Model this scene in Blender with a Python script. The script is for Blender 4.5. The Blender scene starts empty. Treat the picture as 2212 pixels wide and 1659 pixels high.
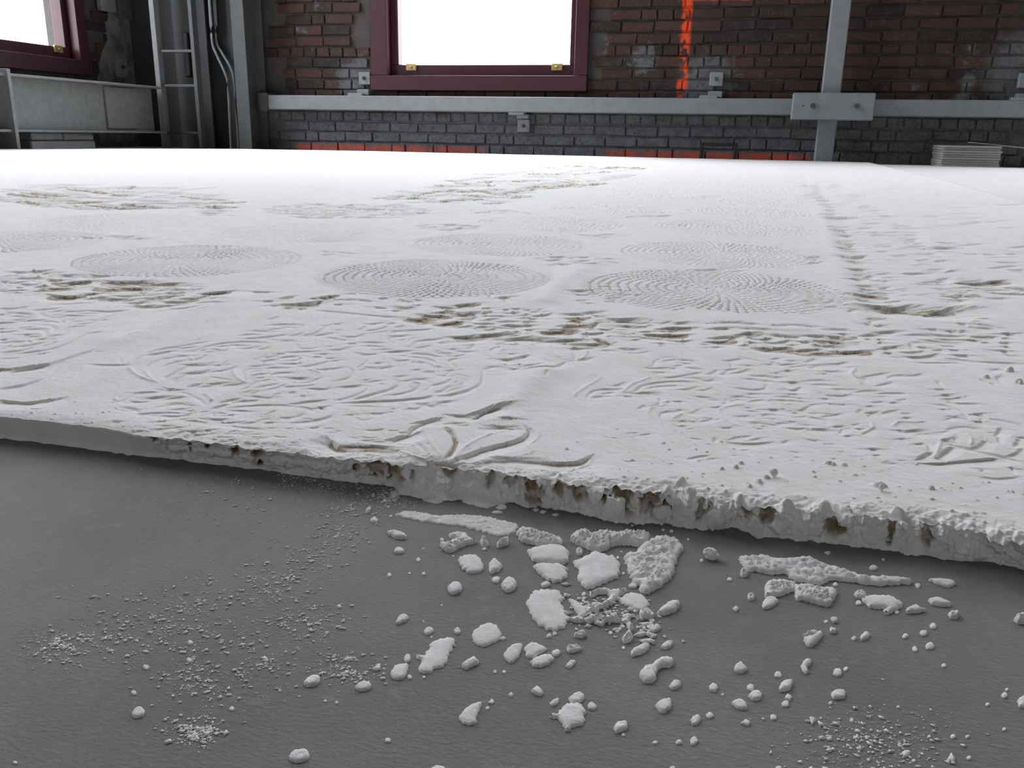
import bpy, bmesh, math, random
import numpy as np
from mathutils import Vector, Matrix

# ------------------------------------------------------------------ camera, sky, exposure
S = bpy.context.scene
COL = S.collection
HC, TS = .1375, .0125                      # lens height, slab thickness (m)
FPX, CX, CY = 1850., 1106., 829.5          # focal length and centre for a 2212 px wide frame
YAW, PITCH, ROLL = math.radians(13.8), math.radians(16.25), math.radians(1.0)
_r0 = np.array([math.cos(YAW), math.sin(YAW), 0.])
_h = np.array([-math.sin(YAW), math.cos(YAW), 0.])
_f = _h*math.cos(PITCH) - np.array([0, 0, 1.])*math.sin(PITCH)
_u0 = np.cross(_r0, _f)
_rt = _r0*math.cos(ROLL) + _u0*math.sin(ROLL)
_up = _u0*math.cos(ROLL) - _r0*math.sin(ROLL)
CAMP = np.array([0, 0, HC])
cam_d = bpy.data.cameras.new('camera'); cam = bpy.data.objects.new('camera', cam_d); COL.objects.link(cam)
cam_d.sensor_width = 36; cam_d.lens = 36*FPX/2212; cam_d.clip_start = .01; cam_d.clip_end = 100
M = Matrix.Identity(4)
for i in range(3):
    M[i][0], M[i][1], M[i][2], M[i][3] = _rt[i], _up[i], -_f[i], CAMP[i]
cam.matrix_world = M
S.camera = cam
S.view_settings.view_transform = 'Standard'; S.view_settings.look = 'None'
S.view_settings.gamma = 1; S.view_settings.use_curve_mapping = False
S.view_settings.exposure = 0.0
S.cycles.use_denoising = True
S.cycles.max_bounces = 8; S.cycles.diffuse_bounces = 5; S.cycles.glossy_bounces = 3
S.cycles.sample_clamp_indirect = 6
W = bpy.data.worlds.new('overcast_sky'); S.world = W; W.use_nodes = True
_t = W.node_tree; bg = _t.nodes['Background']          # overcast sky: three times as bright overhead as at the horizon
_tc = _t.nodes.new('ShaderNodeTexCoord'); _sp = _t.nodes.new('ShaderNodeSeparateXYZ'); _mr = _t.nodes.new('ShaderNodeMapRange')
_t.links.new(_tc.outputs['Generated'], _sp.inputs[0]); _t.links.new(_sp.outputs['Z'], _mr.inputs['Value'])
_mr.inputs['From Min'].default_value = 0.; _mr.inputs['From Max'].default_value = 1.
_mr.inputs['To Min'].default_value = 5.9; _mr.inputs['To Max'].default_value = 17.7
bg.inputs['Color'].default_value = (.91, .932, 1., 1); _t.links.new(_mr.outputs[0], bg.inputs['Strength'])

# room: X along the back wall, Y towards it, Z up
YB, XL, XR, YF, ZC = 6.0, -4.45, 4.2, -3.6, 6.2

def ray(u, v): return _f + _rt*((u-CX)/FPX) - _up*((v-CY)/FPX)
def onz(u, v, z=0.):                       # survey helpers: where a sight line meets a floor, wall or side plane
    d = ray(u, v); return CAMP + d*((z-HC)/d[2])
def ony(u, v, y=YB):
    d = ray(u, v); return CAMP + d*(y/d[1])
def onx(u, v, x):
    d = ray(u, v); return CAMP + d*(x/d[0])

rng = np.random.default_rng(7); random.seed(7)

# ------------------------------------------------------------------ helpers
def link(o, parent=None):
    COL.objects.link(o)
    if parent: o.parent = parent
    return o
def tag(o, label=None, cat=None, group=None, kind=None):
    if label: o['label'] = label
    if cat: o['category'] = cat
    if group: o['group'] = group
    if kind: o['kind'] = kind
    return o
def empty(name, loc=(0, 0, 0), label=None, cat=None, group=None, kind=None):
    o = bpy.data.objects.new(name, None); o.location = loc; o.empty_display_size = .05
    COL.objects.link(o); return tag(o, label, cat, group, kind)
def wloc(p):
    return Vector(p.location)+(wloc(p.parent) if p.parent else Vector((0, 0, 0)))
def meshobj(name, verts, faces, mat, parent=None, smooth=False):
    me = bpy.data.meshes.new(name); me.from_pydata([tuple(map(float, v)) for v in verts], [], faces); me.update()
    if mat: me.materials.append(mat)
    if smooth: me.polygons.foreach_set('use_smooth', [True]*len(me.polygons))
    o = bpy.data.objects.new(name, me)
    if parent:
        link(o, parent); o.matrix_parent_inverse = Matrix.Identity(4)
        o.location = -wloc(parent)
    else: link(o)
    return o
class MB:
    def __init__(s): s.b = bmesh.new()
    def box(s, x0, x1, y0, y1, z0, z1, bev=0., rot=None, piv=None):
        r = bmesh.ops.create_cube(s.b, size=1.)
        vs = r['verts']
        for v in vs:
            v.co = Vector(((x0+x1)/2+v.co.x*(x1-x0), (y0+y1)/2+v.co.y*(y1-y0), (z0+z1)/2+v.co.z*(z1-z0)))
        if bev > 0:
            es = list({e for v in vs for e in v.link_edges})
            r = bmesh.ops.bevel(s.b, geom=es, offset=bev, segments=1, affect='EDGES', clamp_overlap=True)
            vs = list({v for f in r['faces'] for v in f.verts} | {v for v in vs if v.is_valid})
        if rot: bmesh.ops.rotate(s.b, verts=vs, cent=piv or Vector(((x0+x1)/2, (y0+y1)/2, (z0+z1)/2)), matrix=rot)
        return s
    def cyl(s, p, q, r, n=12):
        p, q = Vector(p), Vector(q); d = q-p
        m = Matrix.Translation((p+q)/2) @ d.to_track_quat('Z', 'Y').to_matrix().to_4x4()
        bmesh.ops.create_cone(s.b, cap_ends=True, segments=n, radius1=r, radius2=r, depth=d.length, matrix=m)
        return s
    def tube(s, pts, r, n=10):
        pts = [Vector(p) for p in pts]; rings = []
        for i, p in enumerate(pts):
            d = (pts[min(i+1, len(pts)-1)]-pts[max(i-1, 0)]).normalized()
            q = d.to_track_quat('Z', 'Y')
            rings.append([s.b.verts.new(p+q @ Vector((r*math.cos(2*math.pi*k/n), r*math.sin(2*math.pi*k/n), 0))) for k in range(n)])
        for a, b in zip(rings, rings[1:]):
            for k in range(n): s.b.faces.new((a[k], a[(k+1) % n], b[(k+1) % n], b[k]))
        s.b.faces.new(rings[0][::-1]); s.b.faces.new(rings[-1]); return s
    def out(s, name, mat, parent=None, smooth=False):
        me = bpy.data.meshes.new(name); bmesh.ops.recalc_face_normals(s.b, faces=s.b.faces)
        s.b.to_mesh(me); s.b.free()
        if mat: me.materials.append(mat)
        if smooth: me.polygons.foreach_set('use_smooth', [True]*len(me.polygons))
        o = bpy.data.objects.new(name, me)
        if parent: link(o, parent); o.location = -wloc(parent)
        else: link(o)
        return o
def hash2(i, j, seed):
    n = (i.astype(np.int64)*374761393 + j.astype(np.int64)*668265263 + seed*1442695041) & 0xffffffff
    n = ((n ^ (n >> 13))*1274126177) & 0xffffffff
    return ((n ^ (n >> 16)) & 0xffff)/65535.
def vnoise(x, y, seed=0):                  # value noise in -1..1
    x, y = np.asarray(x, float), np.asarray(y, float)
    i, j = np.floor(x), np.floor(y); fx, fy = x-i, y-j
    fx = fx*fx*(3-2*fx); fy = fy*fy*(3-2*fy)
    a, b = hash2(i, j, seed), hash2(i+1, j, seed); c, d = hash2(i, j+1, seed), hash2(i+1, j+1, seed)
    return 2*((a+(b-a)*fx)*(1-fy) + (c+(d-c)*fx)*fy) - 1

# ------------------------------------------------------------------ materials
class NT:
    def __init__(s, name):
        s.m = bpy.data.materials.new(name); s.m.use_nodes = True; s.t = s.m.node_tree
        s.p = s.t.nodes['Principled BSDF']; s.o = s.t.nodes['Material Output']
    def n(s, typ, **kw):
        x = s.t.nodes.new(typ)
        for k, v in kw.items():
            if k in ('i',):
                for kk, vv in v.items(): s.put(x.inputs[kk], vv)
            else: setattr(x, k, v)
        return x
    def put(s, sock, v):
        if isinstance(v, bpy.types.NodeSocket): s.t.links.new(v, sock)
        elif isinstance(v, (tuple, list)) and len(v) == 3 and sock.type == 'RGBA': sock.default_value = (*v, 1)
        else: sock.default_value = v
    def noise(s, vec, scale, detail=4, rough=.6):
        return s.n('ShaderNodeTexNoise', i={'Vector': vec, 'Scale': scale, 'Detail': detail, 'Roughness': rough}).outputs['Fac']
    def ramp(s, fac, a, b):
        return s.n('ShaderNodeMapRange', interpolation_type='SMOOTHSTEP', i={'Value': fac, 'From Min': a, 'From Max': b}).outputs['Result']
    def mix(s, fac, a, b):
        x = s.n('ShaderNodeMix', data_type='RGBA'); s.put(x.inputs[0], fac); s.put(x.inputs[6], a); s.put(x.inputs[7], b); return x.outputs[2]
    def math(s, op, a, b=0., c=0.):
        x = s.n('ShaderNodeMath', operation=op); s.put(x.inputs[0], a); s.put(x.inputs[1], b); s.put(x.inputs[2], c); return x.outputs[0]
    def pos(s): return s.n('ShaderNodeNewGeometry').outputs['Position']
    def obj(s): return s.n('ShaderNodeTexCoord').outputs['Object']
    def bump(s, h, strength, dist):
        b = s.n('ShaderNodeBump', i={'Height': h, 'Strength': strength, 'Distance': dist}); s.put(s.p.inputs['Normal'], b.outputs[0])
    def set(s, **kw):
        for k, v in kw.items(): s.put(s.p.inputs[k.replace('_', ' ')], v)
        return s
def plain(name, col, rough=.6, metal=0., var=.12, scale=30., bump=.15):
    t = NT(name); ps = t.pos(); f = t.noise(ps, scale, 5)
    t.set(Base_Color=t.mix(t.ramp(f, .3, .7), tuple(c*(1-var) for c in col), tuple(min(1, c*(1+var)) for c in col)), Roughness=rough, Metallic=metal)
    if bump: t.bump(f, bump, .002)
    return t.m

def mat_plaster():
    t = NT('white_plaster_powder'); ps = t.pos()
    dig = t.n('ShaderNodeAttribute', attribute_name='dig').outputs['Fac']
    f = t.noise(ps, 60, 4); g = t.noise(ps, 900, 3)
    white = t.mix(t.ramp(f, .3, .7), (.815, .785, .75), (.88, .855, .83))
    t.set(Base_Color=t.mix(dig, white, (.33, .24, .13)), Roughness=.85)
    t.p.inputs['Specular IOR Level'].default_value = .35
    t.bump(g, .10, .0005)
    return t.m
def mat_chip():
    t = NT('loose_plaster_crumb'); ps = t.pos(); f = t.noise(ps, 300, 4); g = t.noise(ps, 1300, 3)
    t.set(Base_Color=t.mix(t.ramp(f, .35, .7), (.76, .735, .705), (.86, .84, .81)), Roughness=.9)
    t.bump(g, .5, .0006); return t.m
def mat_floor():
    t = NT('grey_concrete'); ps = t.pos()
    a = t.noise(ps, 9, 6); b = t.noise(ps, 120, 5); c = t.noise(ps, 700, 3)
    st = t.n('ShaderNodeMapping', i={'Vector': ps, 'Scale': (420., 900., 1.), 'Rotation': (0, 0, .12)}).outputs[0]
    d = t.noise(st, 1, 4)
    col = t.mix(t.ramp(a, .3, .7), (.165, .153, .140), (.225, .214, .202))
    col = t.mix(t.math('MULTIPLY', t.ramp(b, .5, .75), .5), col, (.26, .245, .23))
    dust = t.math('MULTIPLY', t.ramp(d, .5, .75), t.math('MULTIPLY', t.ramp(a, .25, .7), .4))
    col = t.mix(dust, col, (.33, .32, .31))
    t.set(Base_Color=col, Roughness=t.math('MULTIPLY_ADD', b, .2, .62))
    t.p.inputs['Specular IOR Level'].default_value = .3
    t.bump(t.math('ADD', c, d), .4, .0007); return t.m

BRICKMASK = {}
def mat_brick(name, mortar=False):
    t = NT(name); ps = t.pos(); sx = t.n('ShaderNodeSeparateXYZ', i={0: ps})
    x, y, z = sx.outputs; rnd = t.n('ShaderNodeObjectInfo').outputs['Random']
    n1 = t.noise(ps, 3.2, 5); n2 = t.noise(ps, 14, 5); n3 = t.noise(ps, 60, 4)
    if mortar: col = t.mix(n2, (.035, .03, .026), (.085, .075, .066))
    else:
        col = t.mix(rnd, (.013, .009, .007), (.064, .023, .015))
        col = t.mix(t.ramp(n2, .45, .75), col, (.045, .034, .028))
    col = t.mix(t.math('MULTIPLY', t.ramp(n3, .56, .72), .45), col, (.12, .10, .09))
    # old grey paint: everything low on the wall, a ragged upper limit, patches round the tie plates
    lim = t.math('MULTIPLY_ADD', n1, .40, .14)
    low = t.ramp(t.math('SUBTRACT', lim, z), -.03, .05)
    patch = t.ramp(t.math('ADD', n1, t.math('MULTIPLY', n2, .35)), .80, .90)
    for px, pz, rr in ((-.22, .50, .2), (-2.63, .48, .2), (1.66, .55, .3), (-.62, .62, .1), (-1.45, .16, .25)):
        dx = t.math('SUBTRACT', x, px); dz = t.math('SUBTRACT', z, pz)
        d = t.math('SQRT', t.math('ADD', t.math('MULTIPLY', dx, dx), t.math('MULTIPLY', dz, dz)))
        d = t.math('ADD', d, t.math('MULTIPLY', t.math('SUBTRACT', n2, .5), .35))
        patch = t.math('MAXIMUM', patch, t.ramp(d, rr, rr*.5))
    paint = t.mix(n2, (.05, .056, .062), (.20, .207, .215))
    fac = t.math('MAXIMUM', low, t.math('MULTIPLY', patch, .85))
    col = t.mix(t.math('MULTIPLY', fac, t.ramp(n3, .75, .5)), col, paint)
    # orange spray marks: one upright stroke with a cross bar, and a run along the wall foot
    def band(v, c, w, soft, amp=.03):
        d = t.math('ABSOLUTE', t.math('ADD', t.math('SUBTRACT', v, c), t.math('MULTIPLY', t.math('SUBTRACT', n2, .5), amp)))
        return t.ramp(d, w+soft, w-soft)
    o1 = t.math('MULTIPLY', band(x, -.365, .030, .012), t.ramp(z, .34, .42))
    o1 = t.math('MULTIPLY', o1, t.ramp(t.noise(ps, 9, 2), .36, .46))
    o2 = t.math('MULTIPLY', band(z, 1.01, .035, .015), t.math('MULTIPLY', t.ramp(x, -.42, -.37), t.ramp(x, .06, .0)))
    o3 = t.math('MULTIPLY', band(z, .018, .026, .012), t.math('MAXIMUM', t.math('MULTIPLY', t.ramp(x, -3.2, -3.1), t.ramp(x, -1.65, -1.8)),
         t.math('MULTIPLY', t.ramp(x, -.9, -.8), t.ramp(x, .5, .42))))
    o3 = t.math('MULTIPLY', o3, t.ramp(n2, .25, .65))
    o = t.math('MAXIMUM', t.math('MAXIMUM', o1, o2), t.math('MULTIPLY', o3, .75))
    col = t.mix(o, col, (.75, .075, .012))
    t.set(Base_Color=col, Roughness=.85); t.bump(n3, .5, .006)
    return t.m
def mat_glass():
    t = NT('window_glass'); nt = t.t
    tr = t.n('ShaderNodeBsdfTransparent', i={'Color': (.97, .98, .98)}); gl = t.n('ShaderNodeBsdfGlossy', i={'Roughness': .02})
    fr = t.n('ShaderNodeFresnel', i={'IOR': 1.45}); bf = t.n('ShaderNodeNewGeometry').outputs['Backfacing']
    fac = t.math('MULTIPLY', fr.outputs[0], t.math('SUBTRACT', 1., bf))
    mx = t.n('ShaderNodeMixShader', i={0: fac, 1: tr.outputs[0], 2: gl.outputs[0]})
    nt.links.new(mx.outputs[0], t.o.inputs['Surface']); return t.m

PLASTER, CHIP, FLOOR = mat_plaster(), mat_chip(), mat_floor()
BRICK, MORTAR = mat_brick('old_red_brick'), mat_brick('lime_mortar', True)
STEEL = plain('pale_grey_paint', (.23, .24, .245), .5, var=.08, scale=18)
STEELW = plain('chalky_white_paint', (.20, .205, .205), .6, var=.10, scale=22)
STEELD = plain('dull_grey_paint', (.075, .078, .078), .6, var=.1, scale=12)
WALLD = plain('dark_grey_paint', (.045, .047, .048), .7, var=.12, scale=6)
MAROON = plain('maroon_gloss_paint', (.055, .014, .02), .35, var=.1, scale=20, bump=.05)
BRASS = plain('brass', (.62, .45, .20), .35, .7, .1, 40)
BLACK = plain('black_iron', (.012, .012, .012), .5, .0, .2, 40)
BOARD = plain('white_card', (.33, .31, .29), .8, 0, .05, 60, .05)
WALLP = plain('grey_white_wall_paint', (.26, .265, .26), .8, 0, .12, 4)
CEIL = plain('ceiling_paint', (.25, .25, .25), .9, 0, .1, 3)
ROUGHW = plain('patchy_white_render', (.14, .135, .125), .9, 0, .45, 9, .8)
GLASS = mat_glass()

# ------------------------------------------------------------------ room shell
def struct(mb, name, mat, kind='structure'): return tag(mb.out(name, mat), kind=kind)
struct(MB().box(XL-.3, XR+.3, YF-.3, YB+.3, -.1, 0), 'floor', FLOOR)
struct(MB().box(XL-.3, XR+.3, YF-.3, YB+.3, ZC, ZC+.1), 'ceiling', CEIL)
# openings (a, b, z0, z1) along each wall
WB = [(-2.53, -.99, .42, 5.6), (1.85, 3.35, .42, 5.6)]
WL = [(4.05, 5.47, .48, 5.6), (1.9, 3.3, .48, 5.6)]
WR, WF = [], [(-.85, .1, 1.2, 2.45)]
def wall(name, axis, c0, c1, a0, a1, ops, mat):
    m = MB()
    def bx(p, q, z0, z1):
        m.box(*((p, q, c0, c1) if axis == 'x' else (c0, c1, p, q)), z0, z1)
    p = a0
    for (a, b, z0, z1) in sorted(ops):
        bx(p, a, 0, ZC); bx(a, b, 0, z0); bx(a, b, z1, ZC); p = b
    bx(p, a1, 0, ZC)
    return tag(m.out(name, mat), kind='structure')
wall_back = wall('wall_back', 'x', YB+.008, YB+.3, XL-.3, XR+.3, WB, MORTAR)
wall_left = wall('wall_left', 'y', XL-.3, XL-.008, YF, YB+.008, WL, MORTAR)
wall('wall_right', 'y', XR, XR+.3, YF, YB+.008, WR, WALLP)
wall('wall_front', 'x', YF-.3, YF, XL-.3, XR+.3, WF, WALLP)

# bricks one by one where the photograph shows them
def brick_mesh(L, H, seed):
    r = random.Random(seed); b = bmesh.new()
    bmesh.ops.create_cube(b, size=1.)
    for v in b.verts:
        v.co = Vector((v.co.x*L+r.uniform(-.004, .004), v.co.y*.03, v.co.z*H+r.uniform(-.003, .003)))
    bmesh.ops.bevel(b, geom=b.edges[:], offset=.004, segments=1, affect='EDGES')
    me = bpy.data.meshes.new('brick'); b.to_mesh(me); b.free(); me.materials.append(BRICK); return me
COURSE = .0722
STR = [brick_mesh(.202, .059, i) for i in range(4)]; HDR = [brick_mesh(.094, .059, 9+i) for i in range(3)]
def lay(parent, axis, a0, a1, z_off, rows, ops, flip=False, first=0):
    r = random.Random(11 if axis == 'x' else 23); n = 0
    for k in range(first, rows):
        z = z_off+COURSE*(k+.5)
        a = a0 - r.uniform(0, .2)
        while a < a1:
            hd = r.random() < .22 or (k % 6 == 3)
            L = .102 if hd else .212
            c = a+L/2; a += L
            if c-L/2 < a0-.03 or c+L/2 > a1+.03: continue
            if any(o[0]-.06 < c < o[1]+.06 and o[2]-.03 < z < o[3]+.03 for o in ops): continue
            o = bpy.data.objects.new('brick', r.choice(HDR if hd else STR)); link(o, parent)
            dz = r.uniform(-.0025, .0025); d = r.uniform(-.004, .004)
            if axis == 'x':
                o.location = (c, YB+.006+d, z+dz); o.rotation_euler = (0, r.uniform(-.012, .012), 0)
            else:
                o.location = (XL-.006+d, c, z+dz); o.rotation_euler = (0, r.uniform(-.012, .012), math.pi/2)
            n += 1
    return n
lay(wall_back, 'x', -3.36, 1.72, -.0085, 15, WB[:1])
lay(wall_left, 'y', 5.5, 5.98, -.0085, 15, WL)
def upper(parent, axis, a0, a1, z0, z1, ops):
    r = random.Random(5); vs, fs = [], []
    z = z0; k = 0
    while z+COURSE < z1:
        a = a0 - (k % 2)*.1
        while a < a1:
            p, q = max(a, a0)+.005, min(a+.212, a1)-.005; a += .212
            c = (p+q)/2
            if q-p < .03 or any(o[0]-.09 < c < o[1]+.09 and o[2]-.05 < z+.036 < o[3]+.03 for o in ops): continue
            y0, y1 = -.006-r.uniform(0, .004), .02
            b = len(vs)
            for yy in (y0, y1):
                for (aa, zz) in ((p, z+.006), (q, z+.006), (q, z+.066), (p, z+.066)):
                    vs.append((aa, YB+yy, zz) if axis == 'x' else (XL-yy, aa, zz))
            fs += [(b, b+1, b+2, b+3), (b, b+4, b+5, b+1), (b+1, b+5, b+6, b+2), (b+2, b+6, b+7, b+3), (b+3, b+7, b+4, b)]
        z += COURSE; k += 1
    o = meshobj('upper_brickwork', vs, fs, BRICK, parent); o['kind'] = 'stuff'
ztop = 15*COURSE-.0085
upper(wall_back, 'x', -3.36, 1.72, ztop, ZC, WB); upper(wall_back, 'x', 1.72, XR, 0., ZC, WB)
upper(wall_left, 'y', 5.5, 5.98, ztop, ZC, WL); upper(wall_left, 'y', YF+.02, 5.5, 0.2, ZC, WL)

# patch of white render over the bricks beside the left window
def patch(name, pts, x, th, mat, parent):
    n = len(pts); c = np.mean(pts, 0)
    vs = [(x, p[0], p[1]) for p in pts] + [(x+th, c[0]+(p[0]-c[0])*.93, c[1]+(p[1]-c[1])*.93) for p in pts] + [(x+th*1.3, c[0], c[1])]
    fs = [(i, (i+1) % n, n+(i+1) % n, n+i) for i in range(n)] + [(n+i, n+(i+1) % n, 2*n) for i in range(n)]
    return meshobj(name, vs, fs, mat, parent)
patch('render_patch', [(5.56, .42), (5.57, .56), (5.63, .66), (5.70, .74), (5.69, .84), (5.74, .93), (5.72, 1.02), (5.70, 1.12), (5.98, 1.14), (5.98, .42)], XL-.004, .02, ROUGHW, wall_left)
patch('render_patch', [(5.52, .02), (5.52, .14), (5.58, .40), (5.98, .44), (5.98, .02)], XL-.004, .016, ROUGHW, wall_left)

# ------------------------------------------------------------------ windows
def window(n, axis, a, b, z0, z1, face, inward, frame_mat, detail=True):
    w = empty('window_%d' % n, kind='structure')
    def bx(m, p, q, d0, d1, y0, y1, bev=.004):       # d = distance into the room from the wall face
        c0, c1 = sorted((face+inward*d0, face+inward*d1))
        if axis == 'x': m.box(p, q, c0, c1, y0, y1, bev)
        else: m.box(c0, c1, p, q, y0, y1, bev)
    F = .085
    m = MB()
    bx(m, a, b, -.16, .045, z0, z0+.10); bx(m, a, b, -.16, .03, z1-F, z1)
    bx(m, a, a+.125, -.16, .03, z0+.10, z1-F); bx(m, b-.09, b, -.16, .03, z0+.10, z1-F)
    m.out('casing', frame_mat, w)
    m = MB(); s0, s1 = a+.125, b-.09
    bx(m, s0, s1, -.13, -.045, z0+.10, z0+.175); bx(m, s0, s1, -.13, -.045, z1-F-.06, z1-F)
    bx(m, s0, s0+.055, -.13, -.045, z0+.175, z1-F-.06); bx(m, s1-.045, s1, -.13, -.045, z0+.175, z1-F-.06)
    zm = (z0+z1)/2+.1
    bx(m, s0+.055, s1-.045, -.13, -.06, zm, zm+.05)
    m.out('sash', frame_mat, w)
    for zz0, zz1 in ((z0+.175, zm), (zm+.05, z1-F-.06)):
        m = MB(); bx(m, s0+.05, s1-.04, -.093, -.088, zz0-.003, zz1+.003, 0); m.out('pane', GLASS, w)
    if detail:
        for p in (s0+.115, s1-.165):
            m = MB(); bx(m, p, p+.075, -.046, -.028, z0+.135, z0+.182, .004); l = m.out('sash_lift', BRASS, w)
            m = MB(); bx(m, p+.022, p+.045, -.03, -.015, z0+.15, z0+.165, .003); m.out('catch', BRASS, l)
    # daylight comes in from the sky outside: portal over the opening
    L = bpy.data.lights.new('daylight_portal', 'AREA'); L.shape = 'RECTANGLE'; L.cycles.is_portal = True
    L.size, L.size_y = (b-a), (z1-z0)
    lo = bpy.data.objects.new('daylight_portal', L); COL.objects.link(lo)
    c = face-inward*.2
    lo.location = ((a+b)/2, c, (z0+z1)/2) if axis == 'x' else (c, (a+b)/2, (z0+z1)/2)
    d = Vector((0, inward, 0)) if axis == 'x' else Vector((inward, 0, 0))
    lo.rotation_euler = d.to_track_quat('-Z', 'Z' if False else 'Y').to_euler()
    if axis == 'y' or axis == 'x':
        L.size, L.size_y = max(b-a, z1-z0), max(b-a, z1-z0)
    return w
window(1, 'x', *WB[0], YB, -1, MAROON)
window(2, 'y', *WL[0], XL, 1, MAROON)
window(3, 'x', *WB[1], YB, -1, MAROON, False)
window(4, 'y', *WL[1], XL, 1, MAROON, False)
window(5, 'x', *WF[0], YF, 1, MAROON, False)  # unseen window behind the camera, added and sized to give fill light

# grey panel in the corner behind the steel column
tag(MB().box(XL, -3.52, 5.955, YB+.01, 0, ZC).out('trim_1', WALLD), kind='structure')

# ------------------------------------------------------------------ steelwork on the walls
t = empty('wall_rail', (-.0, 5.9, .33), 'long pale grey steel rail running level along the foot of the brick wall', 'rail')
MB().box(-3.31, 3.9, 5.875, 5.955, .281, .380, .006).out('bar', STEEL, t)
for x in (-2.62, -1.45, -.19, 1.62):
    up = x != -1.45
    MB().box(x-.055, x+.055, 5.885, 5.95, .372 if up else .262, .398 if up else .29, .004).out('lug', STEEL, t)
MB().box(-3.36, -3.29, 5.86, 5.97, .27, .395, .004).out('end_plate', STEELD, t)

t = empty('steel_post', (.54, 5.82, 0), 'pale grey upright steel post right of the orange stroke, behind the bolted joint box', 'post')
MB().box(.487, .597, 5.80, 5.872, 0, ZC, .006).out('shaft', STEEL, t)
t = empty('joint_box', (.55, 5.74, .33), 'grey steel joint box with two bolts where the post crosses the rail', 'joint')
MB().box(.318, .785, 5.70, 5.797, .252, .408, .005).out('box', STEEL, t)
for x in (.435, .685):
    b = MB().cyl((x, 5.699, .333), (x, 5.688, .333), .016, 6).out('bolt', STEELD, t)
    MB().cyl((x, 5.688, .333), (x, 5.676, .333), .008, 8).out('bolt_end', STEELD, b)
for x in (.38,): MB().cyl((x, 5.6995, .333), (x, 5.694, .333), .006, 8).out('rivet', STEELD, t)

def tie_plate(x, z, lab, below=False):
    t = empty('tie_plate', (x, 5.97, z), lab, 'bracket', 'tie plates along the rail')
    MB().box(x-.042, x+.042, 5.955, 5.99, z-.042, z+.042, .004).out('plate', STEEL, t)
    b = MB().cyl((x, 5.955, z), (x, 5.938, z), .013, 6).out('bolt', STEELD, t)
    MB().cyl((x, 5.938, z), (x, 5.926, z), .007, 8).out('bolt_end', STEELD, b)
    if below: MB().box(x-.042, x+.042, 5.925, 5.985, z+.045, z+.075, .004).out('shelf', STEEL, t)
    else: MB().box(x-.045, x+.045, 5.92, 5.985, z-.115, z-.075, .004).out('shelf', STEEL, t)
tie_plate(-2.575, .500, 'small painted tie plate with bolt at the lower left corner of the middle window')
tie_plate(-1.415, .195, 'small painted tie plate hanging under the rail below the middle window', True)
tie_plate(-.15, .500, 'small painted tie plate above the rail at the foot of the orange stroke')
tie_plate(1.645, .495, 'small painted tie plate above the rail at the right edge of the picture')

# black square hoop standing in front of the wall, between window and post
m = MB()
m.box(-.215, -.193, 5.83, 5.852, 0, .108, .003); m.box(-.005, .017, 5.83, 5.852, 0, .108, .003); m.box(-.193, -.005, 5.83, 5.852, .088, .108, .003)
o = m.out('wall_hoop', BLACK); tag(o, 'small black square iron hoop standing at the wall foot left of the post', 'hoop')

# girder on the left wall
t = empty('steel_girder', (-4.05, 4.6, .1), 'white painted steel girder lying low along the left wall under the window', 'girder')
MB().box(-4.065, -4.05, 3.0, 5.60, .118, .404, .002).out('web', STEELW, t)
MB().box(-4.16, -3.95, 3.0, 5.60, (.402), .418, .003).out('flange', STEELW, t)
MB().box(-4.16, -3.95, 3.0, 5.60, .102, .118, .003).out('flange', STEELW, t)
MB().box(-4.05, -3.93, 4.19, 4.215, 0, .44, .002).out('stiffener', STEELW, t)
MB().box(-4.05, -4.035, 5.10, 5.42, .13, .395, .003).out('cover_plate', STEELW, t)
# corner column
t = empty('lattice_column', (-3.9, 5.75, 0), 'grey steel column of two bars joined by short rungs in the left corner', 'column')
MB().box(-4.035, -3.995, 5.64, 5.70, 0, ZC, .003).out('bar', STEELW, t)
MB().box(-3.73, -3.70, 5.64, 5.70, 0, ZC, .003).out('bar', STEELD, t)
MB().box(-3.995, -3.73, 5.84, 5.855, 0, ZC, 0).out('back_plate', WALLD, t)
for z in (.107, .43, .66, 1.1, 1.6, 2.1, 2.6): MB().box(-3.995, -3.73, 5.66, 5.69, z-.009, z+.009, .002).out('rung', STEELD, t)
MB().box(-3.90, -3.86, 5.80, 5.84, .50, .80, .006).out('gap_filler', BLACK, t)
# flanged post in the corner next to the bricks
t = empty('flanged_post', (-3.42, 5.8, 0), 'dark grey flanged steel post between the twin pipes and the bare brickwork', 'post')
MB().box(-3.475, -3.375, 5.76, 5.775, 0, ZC, .002).out('flange', STEELD, t)
MB().box(-3.43, -3.415, 5.775, 5.94, 0, ZC, 0).out('web', STEELD, t)
MB().box(-3.50, -3.345, 5.94, 5.954, 0, ZC, .002).out('flange', STEELD, t)
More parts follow.
